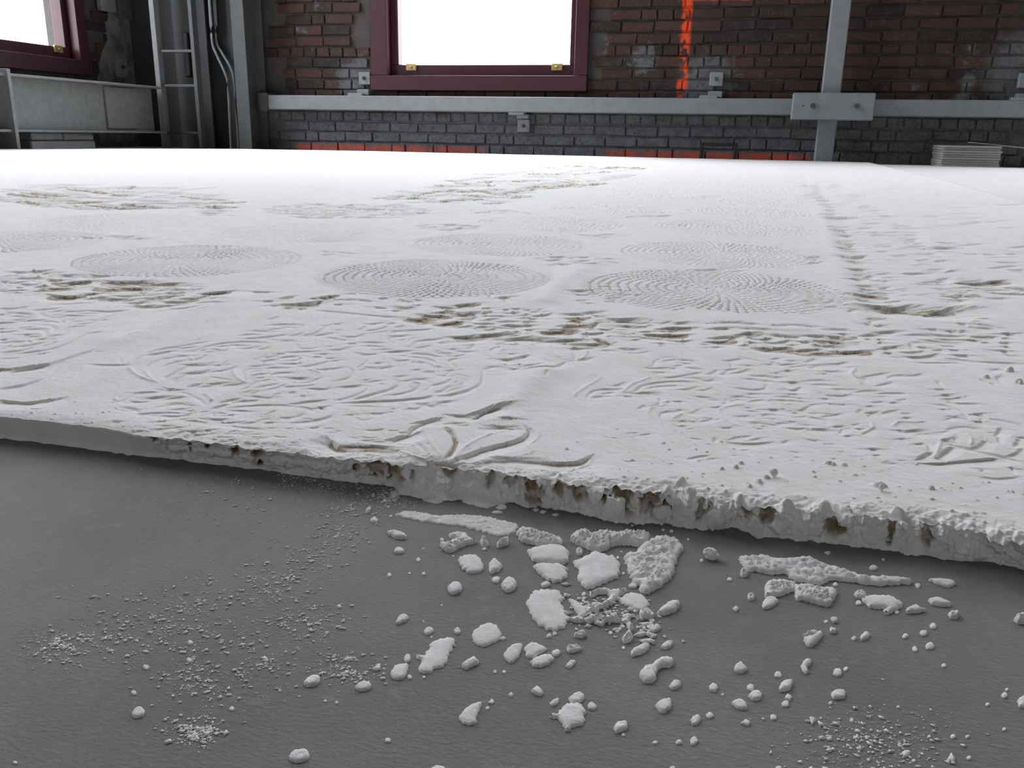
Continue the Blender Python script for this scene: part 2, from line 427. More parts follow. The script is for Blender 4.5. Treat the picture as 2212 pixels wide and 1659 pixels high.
# twin pipes
def px(pts, y): return [tuple(ony(u, v, y)) for u, v in pts]
def smooth(pts, n=5):
    out = []
    P = [pts[0]]+list(pts)+[pts[-1]]
    for i in range(1, len(P)-2):
        p0, p1, p2, p3 = (np.array(q, float) for q in P[i-1:i+3])
        for k in range(n):
            s = k/n
            out.append(.5*((2*p1)+(-p0+p2)*s+(2*p0-5*p1+4*p2-p3)*s*s+(-p0+3*p1-3*p2+p3)*s**3))
    out.append(np.array(P[-1], float)); return out
pa = px([(446, -90), (452, 0), (458, 88), (468, 118), (487, 160), (493, 190), (499, 315)], 5.87)
pb = px([(457, -90), (462, 0), (467, 86), (479, 113), (500, 150), (507, 190), (515, 315)], 5.90)
for p, lab in ((pa, 'thin grey pipe with a bend in the dark corner, left one of two'), (pb, 'thin grey pipe with a bend in the dark corner, right one of two')):
    p = [(p[0][0], p[0][1], ZC)]+p+[(p[-1][0], p[-1][1], 0.)]
    o = MB().tube(smooth(p, 5), .010, 8).out('bent_pipe', STEEL, None, True); tag(o, lab, 'pipe', 'twin pipes in the corner')
# plates on the left wall
t = empty('wall_box', (XL, 5.9, 1.0), 'square painted plate box on the left wall beside the column', 'box')
MB().box(XL+.012, XL+.05, 5.62, 5.78, .93, 1.2, .005).out('plate', STEELW, t)
MB().box(XL+.02, XL+.06, 5.80, 5.94, .90, 1.2, .005).out('cover', STEELD, t)
t = empty('tie_plate', (XL, 5.8, .55), 'small painted tie plate on the left wall, low beside the left window', 'bracket', 'tie plates along the rail')
MB().box(XL+.015, XL+.04, 5.73, 5.85, .49, .62, .004).out('plate', STEELW, t)
b = MB().cyl((XL+.04, 5.79, .565), (XL+.062, 5.79, .565), .014, 6).out('bolt', STEELD, t)
# white blocks below the girder
for (y0, y1, z0, z1, lab) in ((4.37, 4.62, .058, .100, 'white block under the girder, upper left of three'), (4.63, 4.89, .058, .100, 'white block under the girder, upper right of three'),
                              (4.36, 4.90, 0, .052, 'long white block under the girder at the bottom of three')):
    o = MB().box(-4.12, -3.99, y0, y1, z0, z1, .006).out('wall_block', STEELW); tag(o, lab, 'block', 'white blocks under the girder')

# stack of cards behind the slab on the right
zc = 0.
words = ['bottom', 'second from the bottom', 'third from the bottom', 'fourth from the bottom', 'fifth from the bottom', 'sixth from the bottom', 'seventh from the bottom', 'eighth from the bottom', 'uppermost square-cut']
for k in range(9):
    h = .0132 if k else .014
    dx, dy = random.uniform(-.006, .006), random.uniform(-.008, .008)
    o = MB().box(1.18+dx, 1.485+dx, 5.60+dy, 5.90+dy, zc, zc+h-.0012, .0015, Matrix.Rotation(random.uniform(-.012, .012), 4, 'Z')).out('white_board', BOARD)
    tag(o, 'flat white board, %s one in the stack by the right wall foot' % words[k], 'board', 'white boards in the stack'); zc += h
o = MB().box(1.34, 2.73, 5.66, 5.80, zc+.001, zc+.006, .001, Matrix.Rotation(.09, 4, 'Y'), Vector((1.486, 5.7, zc))).out('long_strip', BOARD)
tag(o, 'long thin white strip lying across the top of the stacked boards', 'strip')

# ------------------------------------------------------------------ the plaster slab: a relief surface
STROKES = """@A 0 560 4.608
c 0 180 60 165 150 150
c 150 130 200 125 255 130
d 300 130 340 118 400 112
d 410 130 440 128 460 135
c 500 140 550 150
b 130 190 210 188
c 250 183 300 180 360 178
c 365 182 420 180
d 610 160 680 155 750 165
d 920 180 950 160 985 165
c 800 165 850 165 900 185
d 520 195 560 200 600 195
d 0 215 60 210
c 80 228 150 220 240 212
b 320 205 400 215 520 215
c 250 238 310 240 370 232
e 690 218 740 220 800 215
c 800 220 870 215 930 205
d 620 245 670 243 720 240
c 150 265 240 262
d 355 255 400 252 440 258
b 0 285 60 290
e 525 272 570 270 615 272
c 60 302 140 298 230 292
d 280 305 340 298 400 292
d 400 292 470 290 545 288
b 140 330 240 328
e 625 355 680 360 740 355
d 740 355 800 350 850 340
e 850 340 890 325 935 318
c 935 318 990 314 1035 312
d 880 370 940 368 980 365
d 980 375 1040 372 1110 370
e 1110 378 1150 372 1210 375
e 1040 280 1080 275 1115 280
e 1120 225 1170 220 1220 225
d 1115 255 1150 255 1185 258
e 1290 220 1340 215 1390 215
d 1200 235 1250 245
d 1060 345 1110 325 1160 305 1250 280
e 1310 270 1350 270 1390 272
c 1220 325 1270 312 1330 300
c 1240 350 1300 350 1360 340
d 1420 260 1470 262
e 1530 225 1570 225 1610 225
d 1660 240 1720 238 1800 240
c 1860 243 1920 242
c 1480 285 1550 295 1600 292
c 1660 285 1750 268
c 1750 292 1820 290 1870 283
c 1890 295 1940 290 1985 282
b 1870 262 1930 262 2000 258
c 1400 325 1460 318
b 1460 345 1520 340 1590 330
d 1430 385 1480 380 1540 370
d 1540 370 1600 368 1650 360
e 1650 350 1690 345 1730 340
d 1730 322 1770 318 1810 315
e 1740 405 1790 400 1830 398
d 1830 390 1880 380 1940 378
e 1945 370 1990 362 2035 352
c 2035 352 2080 350 2115 348
e 2100 322 2140 318 2175 315
b 2080 400 2150 400
c 1560 405 1620 400
c 1320 420 1370 420 1410 418
d 1350 470 1450 455 1560 455 1650 445 1750 435 1830 428
b 1310 488 1400 482 1500 472 1580 475
b 1740 485 1830 485 1960 478
b 1890 430 2000 435 2100 440 2200 440
b 0 515 40 505 70 485 130 485 200 475 295 460
a 275 445 330 425 370 412
a 530 455 590 440 680 440 800 430 930 422
a 645 412 720 402 790 395
b 515 562 560 550 620 530 690 512 770 508 880 500
b 390 520 410 495 470 490 560 478
a 390 520 430 548 490 565 560 575
b 500 525 530 510 575 505
b 570 572 610 565 655 558
b 680 552 740 550 830 552
b 810 530 870 525 960 522 1010 515
b 880 500 960 505 1060 512 1150 508 1240 500 1300 485
b 940 598 990 598 1010 585 1060 570 1110 555 1165 530
b 165 525 230 528 300 538
b 130 555 190 555 265 562
b 0 540 50 540 100 520
b 130 595 180 588 250 580
b 0 622 60 622 130 615
b 245 602 310 600 380 595
a 370 615 440 610 530 612 620 630
b 665 645 690 610 710 590 755 580
a 610 600 640 625 660 640
b 635 738 660 715 680 680 720 665 780 655 870 648
b 820 632 870 628 940 615
a 720 615 760 610 800 612
a 185 682 240 672 310 665
a 400 645 470 645 520 660 545 690 500 725
b 285 690 330 685 400 685
a 400 685 440 700 460 740 430 765
b 0 685 40 685
b 0 715 50 716 90 712
b 235 742 310 740
b 275 765 320 760 360 765
b 385 785 440 788 490 775 540 752 590 745 635 738
b 0 795 60 790
b 0 822 90 815 170 812 210 822
b 270 810 315 806
b 185 862 260 855 340 840 425 825
b 0 888 50 872 105 848
b 430 860 490 845 560 815
b 0 945 60 930 100 915 200 905 280 885 340 865
b 80 940 200 930 360 912 480 895 600 865 700 830 780 785 860 745 930 725 1000 720 1060 722
a 0 995 60 985 150 980
b 370 940 450 930
c 410 1050 500 1035 600 1005 700 975 800 940 940 900
f 130 1095 220 1075 310 1060 390 1050
f 0 1085 40 1085
a 940 915 1020 915
a 1100 945 1150 925
b 980 1045 1080 1050 1220 1050
a 1440 700 1480 675 1520 655
a 1280 780 1370 755
a 1570 515 1620 505 1690 495
a 1950 520 2020 505 2080 488
@L 0 560 3.456
c 0 968 80 950 170 935 250 912 300 895
d 0 1045 100 1060 200 1065 300 1055 430 1035
a 240 838 310 840
@B 240 680 4.8087
b 0 520 60 520 120 518
a 90 455 100 490 110 510
b 150 525 200 520 240 500 280 460 330 425 370 408
b 370 408 420 385 480 365 560 348 640 335 740 325
b 620 345 720 342 810 335
c 410 410 480 400 560 385 630 372
b 785 310 860 300 955 285
b 890 265 920 245
b 780 375 850 378 920 355 990 330 1080 308 1180 293 1300 280 1420 275 1530 280 1600 292
b 1085 325 1200 318 1300 312 1400 318
b 1000 385 1060 380 1100 362 1140 375
b 1150 378 1215 365
a 880 370 990 370
b 540 458 600 448 690 432 760 427 820 432
w 820 432 835 470
b 850 472 910 460 960 440 1000 412
b 540 545 600 515 660 498 750 475
b 375 550 400 520 440 495 485 475
w 365 590 380 630 420 670 470 695
w 190 560 240 610 300 645 380 675 460 700
c 565 670 590 640 620 625 680 595 740 555 800 530 860 518 950 518 1020 505
b 1060 525 1140 522 1180 500 1215 480
c 655 695 680 665 740 635 800 608 870 600 950 595 1000 580
b 1020 600 1100 585 1180 575 1240 560 1310 540
w 1270 580 1290 630 1330 675 1385 700
a 1370 600 1380 650 1390 695
a 1070 650 1140 660 1240 675
c 810 748 845 732 885 722
c 970 738 1030 728 1100 712 1150 708
c 1150 738 1220 722 1290 718
b 1355 775 1420 755 1460 725 1500 700 1560 682 1640 675
b 1370 800 1440 790
b 1470 805 1520 795 1545 775
b 1545 745 1620 732 1695 718
b 1580 795 1640 770 1700 758 1760 740 1810 718
b 1435 838 1520 842 1600 852 1680 850 1715 820 1780 800
b 1590 450 1650 435 1740 420
b 1490 465 1550 445 1600 420
b 1720 405 1800 400
b 1380 345 1460 342 1530 325
b 1525 350 1590 350 1640 330
b 1395 245 1500 240 1600 230 1700 220 1820 205
b 1340 215 1400 205 1470 200
b 1490 215 1540 200
a 1540 245 1640 248 1750 275
b 1760 275 1820 265 1880 270
b 1860 215 1920 208 1970 195
b 1970 220 2050 210 2140 185 2212 145
b 1440 165 1550 165 1620 172 1680 150 1760 140 1830 125 1890 135
b 1650 105 1720 100 1800 98 1890 100
b 1900 155 1950 135 1990 105
b 1645 40 1700 30 1725 15
b 2100 210 2212 205
a 1920 290 1990 280
a 1920 300 1950 340 2030 350 2130 345 2200 310
b 1890 385 1980 382 2090 378
b 1755 445 1830 435 1900 430
b 1575 492 1620 475 1670 468
b 1510 530 1560 528 1590 518
b 1805 520 1830 505 1920 503
b 1620 550 1700 545 1800 545
b 1870 470 1930 462 1950 450
w 1960 430 1990 455 1970 500
b 1980 530 2060 525 2140 510 2212 490
b 2090 435 2190 433
b 1370 600 1420 565 1500 555 1550 560
b 1440 600 1490 580 1550 572
b 1460 645 1500 625 1590 612
b 1650 630 1690 610 1780 600 1860 595
b 1510 655 1590 648
a 1715 648 1830 645
c 1870 655 1930 653 2000 658
b 1870 692 1920 690
b 1945 700 2050 692 2120 670 2190 645
b 1815 742 1920 735 2080 720
b 1840 805 1910 795
a 1945 790 2000 770 2035 800 2020 830
b 1960 838 2020 832
c 1145 900 1200 885 1275 870
c 1235 912 1300 890 1380 882 1490 875
c 1060 962 1120 945 1190 925
b 1190 965 1300 950 1420 935 1560 928 1700 926 1850 932 1960 942 2060 965 2140 995
a 2140 995 2110 1030
b 1290 985 1360 988 1420 992
b 1590 1040 1640 1018 1695 990
b 1790 1060 1870 1058 1950 1040 1995 1020
b 1210 1035 1280 1030
b 1270 1122 1380 1118 1500 1112 1560 1085 1680 1058
b 1580 1118 1690 1112
c 1950 1105 2050 1092 2212 1068
c 1920 908 2020 895 2140 882
d 2150 955 2190 948
c 1070 1080 1110 1078 1150 1080
c 1140 1108 1190 1110 1250 1108
a 1055 1010 1060 1060
a 930 1070 980 1080 1040 1088
b 720 1088 820 1092 950 1105 1150 1135 1350 1160 1580 1185
b 55 900 130 885 190 855 235 825 300 805 400 798 540 792
w 40 880 60 840 110 810 190 795
b 260 895 320 898 380 888
c 400 860 470 850 540 845
c 570 860 620 855 680 850
c 590 785 620 770 650 775
a 540 792 640 800 740 800 800 820 850 840
b 520 945 570 935 640 918 720 915 790 925 850 932
b 665 978 710 970 760 965
a 850 840 910 870 960 910 975 940
b 975 940 1020 915 1045 880
w 1045 880 1020 845 970 820
b 490 1035 600 1045 700 1045 780 1035 850 1015 900 990
b 340 1020 430 1015 540 1012
b 160 960 230 970 290 1000
b 690 1075 780 1072
b 470 1105 570 1100
b 500 1175 600 1168 700 1160
c 680 1205 760 1200
d 830 1200 890 1198
c 970 1195 1040 1190
c 850 1230 960 1228 1020 1222
b 1220 1228 1290 1200
@C 640 680 4.8087
b 0 145 40 135 75 105
b 50 220 130 205 210 185 270 150 310 115 375 108
b 180 212 280 205 380 185
b 390 98 455 92
a 410 155 470 158
b 330 235 400 242 500 258 540 245 545 225 600 225 670 210 725 190
b 645 150 690 140 725 110
b 770 95 830 92 890 80
b 930 98 1020 82
b 750 160 850 148 950 118
b 1030 130 1105 112
b 770 190 830 178 910 165
b 960 180 1050 165 1130 168 1190 170
b 1180 155 1280 152 1360 145
b 940 240 1000 232 1020 218 1110 215 1140 205
a 940 240 960 270 1020 295
b 1090 270 1120 250
b 1190 330 1220 295 1260 270 1340 258 1460 248 1540 232
a 1150 325 1190 330
a 1155 290 1200 245 1260 230
b 1255 340 1330 328 1370 318
c 1490 295 1530 275
b 1500 290 1560 282 1640 282
b 720 282 790 282 860 286
b 725 320 800 320 875 330
b 530 300 620 295
b 395 362 470 358 530 342 575 328
b 640 395 700 408 780 408 850 398
b 815 375 850 358 930 355
c 950 380 1030 375 1110 372
b 1120 398 1200 395 1290 400 1390 410 1510 435
b 1090 418 1150 415
b 1170 430 1260 435 1340 450 1420 475 1500 515
a 1010 460 1030 480 1060 490
b 1045 488 1080 470 1130 468
b 1180 490 1220 478
b 1245 490 1310 488 1380 505 1430 535 1465 540
w 1465 540 1480 510 1450 485
b 1215 570 1280 562
b 1315 600 1350 588 1400 590 1440 608
b 1600 490 1595 470 1640 452 1740 440
b 1600 490 1640 520 1660 550 1640 570 1595 575 1570 605 1550 628 1490 625
b 1480 365 1460 385 1480 400
b 1515 402 1560 395 1605 400
b 1545 418 1600 415
b 1590 350 1660 352
b 1660 365 1720 375 1790 375
b 1780 355 1820 330 1845 300
b 1630 422 1700 420 1750 402
a 1640 608 1720 620 1780 640 1805 670 1760 720
b 1690 725 1730 705 1745 680 1720 650
a 1660 650 1680 680 1670 700
b 1110 685 1180 672 1260 662 1330 668 1380 690 1405 720
a 1405 720 1390 750 1330 785
b 1410 725 1500 708 1560 690 1600 665
b 970 825 1060 815 1150 798 1220 775 1265 745 1280 710
w 1195 740 1190 710 1220 695 1260 700
c 565 870 660 850 760 825 870 795 960 770 1030 740 1065 710
b 1065 710 1070 690 1040 670 1045 648 1080 632 1130 630
b 380 880 470 868 580 840 660 810 710 785 740 755 745 715
c 490 902 620 895 750 890 900 885 1050 878 1180 865 1290 855 1380 838 1425 815
b 1425 800 1480 790 1540 770 1585 735
c 1455 832 1540 828 1650 808 1750 785 1830 755 1900 720 1930 670 1935 610 1938 570
b 1938 570 1980 550 2050 535 2130 538
a 1500 812 1600 780 1720 742
c 1180 970 1240 965 1290 945 1330 918 1370 930 1430 935 1480 910 1540 892 1625 882
w 1080 905 1140 920 1175 960
b 590 930 700 932 800 940
a 800 940 820 965
b 990 970 1020 965
b 965 1002 1005 995
b 770 1015 900 1015
a 620 1060 690 1085 770 1075 775 1055
c 20 1105 130 1092 240 1075 320 1055 365 1032
b 0 1050 60 1035
b 410 680 480 665 550 640 585 600 575 560 540 540
b 265 562 360 555 470 540
b 80 530 180 518 260 500 350 475 450 465
b 625 545 680 520 720 490 735 460
b 650 572 710 550 780 540 850 548 980 532
b 0 655 60 655
b 20 698 110 690 190 670 265 648
b 0 735 80 728 160 718
c 505 738 560 732 600 730
b 735 685 790 680 845 675
b 870 705 900 712
b 700 672 740 665
b 320 330 355 325
b 240 405 320 405
b 170 432 270 432
b 300 445 390 445
b 820 495 880 492
w 150 570 200 585 240 600
b 100 755 200 760 310 762 360 740
b 530 1030 590 1025
@D 860 630 4.8087
e 630 480 700 462 800 458 900 445 980 435 1060 430 1140 425
d 640 500 720 495 780 490
a 780 490 900 500 1010 512
f 1120 478 1200 472 1320 470 1440 472
f 1440 480 1540 485 1660 488 1760 488
d 1100 525 1150 528 1220 530
c 1220 530 1300 518 1380 505 1440 492
d 1020 530 1060 515 1095 508
e 1800 510 1900 520 1980 530 2060 530 2110 515
e 2080 485 2130 505 2212 530
d 1840 578 1920 575 2000 572
w 1720 505 1760 540 1840 578
w 1580 530 1570 580 1600 640 1670 672
b 1670 545 1740 570 1800 600 1840 650 1820 690 1760 695
b 1460 560 1500 535 1535 512
b 960 610 990 585 1050 562
a 960 610 985 640 1010 655
w 1050 650 1060 610 1110 595
b 1140 642 1200 638
d 1115 695 1180 695 1240 680 1310 662
d 1260 740 1280 770 1300 778
c 1275 775 1340 765 1380 760
c 1120 740 1130 780 1200 798 1270 790
w 1520 670 1540 700 1600 710
c 1320 805 1420 800 1540 788 1640 775 1710 740 1740 715
b 1740 715 1850 700 1950 695 2020 675
w 1500 735 1400 765 1320 800
b 1550 840 1530 890
w 1960 620 1930 680 1860 700
b 2050 600 2212 600
d 10 160 60 158 100 162
c 140 138 230 132
c 180 85 240 90
b 0 78 60 78
c 70 100 190 98
c 1040 78 1130 58
c 940 70 965 20
e 165 285 210 282 260 285
e 250 262 310 262
e 320 245 390 240 440 242
e 430 205 470 200
e 480 190 520 170
d 480 155 540 158 600 155
e 635 145 690 130 735 125
d 230 325 290 315 370 310
e 480 320 550 315 620 300
d 580 345 650 350 730 345
d 700 270 760 265 810 245
e 630 225 670 220 700 225
d 735 215 770 210 805 210
c 860 165 960 165
d 870 208 930 210
c 900 240 1000 242 1110 245
c 850 282 920 285 990 280
c 1080 180 1150 178
c 1180 175 1260 170
c 1290 178 1370 178
c 1360 195 1430 200 1480 175
d 1150 215 1230 205
c 1250 235 1320 232 1380 228
c 1040 300 1120 300 1200 298
d 1340 268 1430 265
d 1440 240 1500 235 1550 225
d 1300 300 1380 305
c 820 322 920 325 1000 320
d 795 358 850 358 890 360
d 900 378 960 380 1020 362
d 1070 360 1130 362 1190 365
d 1180 345 1260 345 1360 340
d 1310 385 1390 382
d 1200 410 1240 405
@E 1180 640 5.821
d 310 215 380 212 450 212
d 505 205 550 195 605 190
c 660 208 720 212
d 595 230 730 230
e 355 260 410 255
e 315 300 360 290
d 400 310 460 318
e 235 375 300 360 370 352 430 348
e 180 405 235 402
e 70 437 110 435 160 435
d 200 450 280 455 360 440
c 200 490 240 488
d 440 455 520 458
d 555 460 620 455 680 445
c 480 405 600 405
e 555 385 600 340 630 310
d 640 315 720 300 790 290
f 855 285 960 278 1080 285 1210 295
f 900 335 1000 335 1100 345 1200 340
d 920 385 1000 390 1095 385
d 715 400 790 398 850 365
c 790 430 900 428 1000 425
c 870 455 960 455 1060 455
c 1050 450 1140 450
c 1230 300 1290 298 1325 275
c 1360 325 1450 322 1530 305
d 1620 325 1690 315 1740 315
e 1520 375 1580 375 1640 375
d 1440 410 1530 415 1600 425
e 1410 465 1500 468 1610 465
d 1200 420 1290 415 1380 405
d 1080 525 1140 522 1210 500
d 1230 495 1330 505 1440 510
d 1520 525 1600 535 1680 545 1750 540
c 740 488 830 485
c 930 505 990 495 1060 498
c 1400 578 1480 578
c 450 488 530 488
b 630 670 760 665 890 675
c 1000 650 1060 650 1100 670
b 1100 695 1170 692 1220 685
b 1310 882 1400 885 1500 880
b 1500 885 1600 890 1640 880 1650 855 1700 845
b 1500 795 1560 785 1605 775
a 1450 760 1540 748 1620 755
b 1680 780 1760 785 1830 795 1890 830 1880 845
b 1710 820 1830 825
a 1300 870 1350 850 1380 800 1430 770
b 1370 960 1400 940 1460 938 1510 960
b 1480 1002 1600 998 1700 985 1830 962 1950 940
b 1800 880 1900 892 1960 905
b 1690 1000 1800 1002 1900 1015 1980 1040 2060 1045 2110 1020
b 1080 1195 1130 1165 1190 1120 1260 1090 1350 1072 1450 1060 1560 1050 1680 1048 1800 1055 1900 1068
a 980 1195 1080 1195
b 1280 1135 1360 1115 1450 1105 1560 1100 1640 1108
b 515 1281 530 1230 570 1190 640 1160 740 1148 850 1148 940 1142
b 600 1255 650 1245 710 1240
b 710 1220 750 1200 795 1192
c 1130 1190 1200 1188 1280 1190
b 970 1232 1090 1238
b 1310 1215 1400 1205
b 860 1102 930 1090 1000 1062
w 350 1250 370 1210 430 1170 520 1110 620 1060 680 1010 650 985 540 975
b 2030 960 2100 945 2140 915
w 960 1180 1020 1130 1120 1070 1240 1030 1300 1000
b 1720 1150 1800 1145 1870 1125
b 1940 1160 2000 1160 2060 1140
@F 1380 740 4.608
b 880 165 940 160 985 152
a 980 125 1080 150 1170 170 1260 185
b 1280 205 1330 205 1335 180
b 1325 158 1390 145
b 1480 170 1550 168
b 1410 210 1480 208 1545 202
b 1500 235 1560 225 1630 220
b 1665 180 1710 172 1750 152
b 1700 235 1740 232 1770 218 1850 216 1925 218
b 1890 205 1980 205 2055 190
b 1060 215 1130 218
b 690 295 740 292 775 265
b 785 298 850 297 870 275 900 258 940 255
b 920 292 1000 282 1060 270 1100 255
b 890 165 920 200 925 235
b 1150 318 1250 322 1340 335 1410 330
b 1060 355 1120 350 1200 362 1290 372
b 1350 295 1390 292
c 1450 275 1500 268
c 1480 385 1580 385
b 1670 372 1760 365 1860 370
b 1755 408 1850 408 1950 418
b 1980 465 2000 455 2120 458
b 1800 480 1850 510 1950 522 2040 522 2090 512
b 1850 278 1970 280
b 1810 302 1870 298
b 2070 235 2130 235
w 2110 300 2150 260 2120 240
w 2110 300 2140 350 2212 410
a 1940 320 2010 350 2110 380
b 1000 440 1080 450 1170 458 1240 448 1268 430 1265 400
b 1430 440 1480 462 1560 465 1600 450 1612 430
b 1095 500 1160 492 1270 495
b 1470 500 1590 502
b 1420 525 1500 525 1580 538 1640 545
b 1380 558 1480 562 1560 565 1670 578
b 920 575 960 550 1020 548
b 1090 578 1140 562 1200 558
b 930 530 1000 520 1140 530
b 600 520 640 525 690 530
b 680 548 750 550 800 570 840 600
b 840 600 870 570 860 545
b 150 610 190 600 210 570 200 545
w 100 690 110 650 170 625 250 605 280 570
b 0 640 30 630 50 615
b 220 740 220 700 250 680 300 672 390 668
b 375 655 440 660
b 510 685 560 680 600 650
a 220 740 240 790 280 850
b 390 790 430 772 480 775
b 500 778 560 775
b 630 775 690 760 720 745
w 310 800 330 840 360 870
w 350 745 400 710 450 700
c 1290 652 1390 652
b 1570 668 1640 660 1690 625 1730 605 1790 605
b 1530 688 1580 685
w 1270 555 1340 580 1390 620 1440 650 1500 665
b 1820 550 1890 550
b 1950 608 2060 608
b 1840 725 1900 715 1960 705
b 1690 685 1770 690
b 1720 735 1800 745 1850 765 1880 805
b 1225 720 1270 700 1370 702
b 990 745 1010 722 1060 720
w 800 700 800 660 840 635 950 615 1040 605
w 800 700 840 745 910 785 980 820
b 1090 800 1150 785 1230 790 1300 800 1390 810
b 1400 815 1410 790 1480 785
b 1490 772 1560 775
b 1600 795 1680 808 1700 840
c 1700 848 1780 848 1860 855
c 1215 812 1260 810
b 1500 838 1560 845 1620 840
b 1990 895 2020 870 2030 840
b 920 950 990 930 1065 922
c 980 990 1060 995 1140 992 1240 985
b 1100 960 1200 942
c 750 980 760 940
b 500 1145 570 1130 660 1118
b 1430 990 1480 965
@G 1780 620 5.1204
g 690 240 760 230 850 232 970 240
e 1040 240 1100 238
g 1140 268 1230 255 1340 250
d 260 262 340 240 440 240 540 225
e 580 215 640 212
d 1370 235 1450 260
d 1500 240 1560 238
d 1480 300 1580 295
d 1590 285 1640 300
d 1660 300 1740 310
d 1690 350 1780 345
c 1490 355 1580 345
c 1480 405 1570 410
c 1650 380 1740 395
c 1710 415 1800 430 1880 445
c 1600 435 1700 448 1820 452
b 1640 470 1750 482
d 410 20 440 40
d 410 45 470 60 550 70
e 430 95 480 92 540 95
d 440 135 480 130
d 400 150 450 150 550 160
c 510 130 620 132 740 122
c 670 160 740 155 815 148
b 690 180 760 182
b 650 65 680 100
d 1450 60 1540 58
e 1450 90 1530 88
c 1420 110 1500 122
d 1445 142 1540 145
b 1360 160 1450 162 1540 165
b 1280 80 1350 75
c 1790 28 1900 30 2000 28
d 2110 15 2212 15
d 1850 48 1960 58 2212 65
c 1740 100 1800 118 1900 122
c 480 352 540 345
c 500 395 540 360 640 348
c 455 402 520 408
c 545 425 650 420
d 465 520 530 515 600 510
d 625 495 680 488 740 485
d 600 555 640 560
d 610 595 650 600
c 640 510 750 505
c 450 565 520 560
c 840 515 950 515 1060 520 1190 522
c 1240 520 1350 530 1480 528
b 770 525 880 530
b 900 545 990 542
c 1130 578 1250 588 1400 595 1500 598
c 1150 598 1300 602 1520 615
c 1270 630 1450 638
c 1320 565 1440 568 1560 570
d 1580 572 1690 572
d 1340 478 1410 478
c 1410 475 1470 490
c 1490 498 1560 480
c 1140 462 1250 465
c 1700 598 1830 598
c 1670 540 1780 545 1860 540
c 1750 560 1830 565
d 1970 510 2060 508
c 1930 608 2050 605
c 1970 650 2040 648
d 1940 692 2030 695
c 2000 735 2140 742
c 1960 560 2030 550
d 665 665 720 655 765 648
c 680 680 720 665
d 670 720 720 710
c 770 665 880 655
c 950 620 970 660 1010 690
c 880 705 970 710 1060 700
d 970 755 1080 758 1190 738
c 1200 685 1310 678
c 1370 680 1500 685
c 1430 742 1600 748
b 990 605 1070 600
c 1040 655 1140 660
b 650 750 800 758 1000 770 1200 785 1420 798 1600 808 1800 820 2000 830 2212 842
b 1220 765 1400 782 1620 800
d 60 548 170 550
d 50 590 130 595
d 0 635 100 632 180 632
d 120 700 250 710 360 700
c 30 745 110 742
c 30 452 150 455 290 470
c 170 510 245 508
b 1080 825 1250 825 1490 825
b 440 985 540 970 680 945
b 440 1005 460 1000 480 1000
b 445 1010 460 1045 500 1065
b 610 1080 680 1068 720 1055
b 710 1010 740 980 800 970 900 972 1020 970 1100 950
b 1250 1040 1290 1080 1330 1110
b 1220 1128 1330 1130
b 340 1155 430 1142 540 1142
b 590 1170 700 1168 850 1170
b 610 1205 690 1198
b 1850 920 1890 905 1960 905
b 1920 1000 1950 980
b 1920 1000 1940 1030 1970 1050
b 1730 1020 1780 1040
c 1850 1060 1880 1080
@H 1780 800 5.1204
c 1300 275 1385 265
c 1370 330 1390 308 1490 296
b 1370 330 1430 360 1520 365 1620 368
b 730 358 800 352
c 490 505 520 465 570 460
b 620 470 690 458 780 440
b 370 465 410 425
b 460 395 535 390
b 430 695 490 670 545 640
w 545 640 530 580 470 530
b 1220 375 1320 388 1400 415 1500 450 1560 490 1600 545
b 1350 545 1400 528 1450 520 1530 535 1600 545
c 1650 568 1760 572
b 1760 572 1730 530
d 1660 488 1700 485
b 1800 540 1900 548 2000 570 2060 582 2150 610 2212 650
b 1290 435 1340 435
c 810 655 870 658
c 895 670 960 662 1050 660
c 1050 690 1120 690 1190 708
w 770 610 800 580 880 570 1000 575 1090 570
b 980 700 1060 750 1130 800 1165 850 1160 900
d 1050 962 1110 935 1170 900
b 820 752 900 748
c 500 858 580 860
d 1310 778 1350 765
d 1220 960 1260 955
d 1255 960 1320 915 1380 870 1430 835
w 1220 940 1260 880 1290 780
c 1440 745 1455 790
b 1365 662 1420 640 1490 630 1560 630 1640 640 1740 668
c 1640 865 1700 850 1750 820 1780 790
a 1780 790 1750 750
w 1580 720 1630 770 1620 830
c 1890 720 1930 690 1950 650
b 1930 740 1940 790 1970 815
c 2110 835 2150 800 2145 765
c 2035 950 2100 935 2160 905 2180 870
d 1150 1018 1300 1015 1450 1005 1600 995 1780 985 1930 965
c 1320 790 1500 840 1700 890 1900 940 2212 1010
b 1420 1055 1500 1050 1600 1068 1750 1080
b 1750 1175 1850 1190 1950 1195 2080 1185
a 640 1020 720 1000
c 2060 1080 2100 1085
@M 680 640 2.633
g 95 820 108 832 130 845
e 190 845 280 845 360 848 430 858
w 430 858 500 885 560 905 620 918
f 440 818 470 800 530 785
f 530 785 545 755 590 725 640 705 690 695
w 620 745 640 800 680 860 730 915
e 745 910 780 870 800 820 790 780 760 745
c 590 835 630 870 640 910
w 800 915 850 860 930 810 1020 775 1110 755
f 800 922 880 895 960 865 1050 840 1130 820 1190 795 1215 765 1210 740
w 1215 740 1270 770 1260 810 1210 845 1240 875 1200 895
f 900 945 980 930 1060 922 1150 920 1260 930 1380 942 1480 938 1530 925 1565 905
d 810 675 860 680 910 685
g 910 685 960 655 1025 638
d 1060 695 1130 697
c 730 718 790 718 830 728
w 830 728 870 730 860 710
d 1000 745 1060 740 1115 745
w 1570 905 1560 940 1500 965 1440 985
b 310 820 400 825 510 838
f 720 930 760 935 790 935
@R 1640 340 3.607
e 1610 980 1700 975 1840 962
c 1770 1030 1900 1025
c 1900 1010 2060 1020
c 1800 1050 2060 1055
d 1290 702 1350 702 1430 700
b 1080 530 1190 530
b 1130 545 1280 548
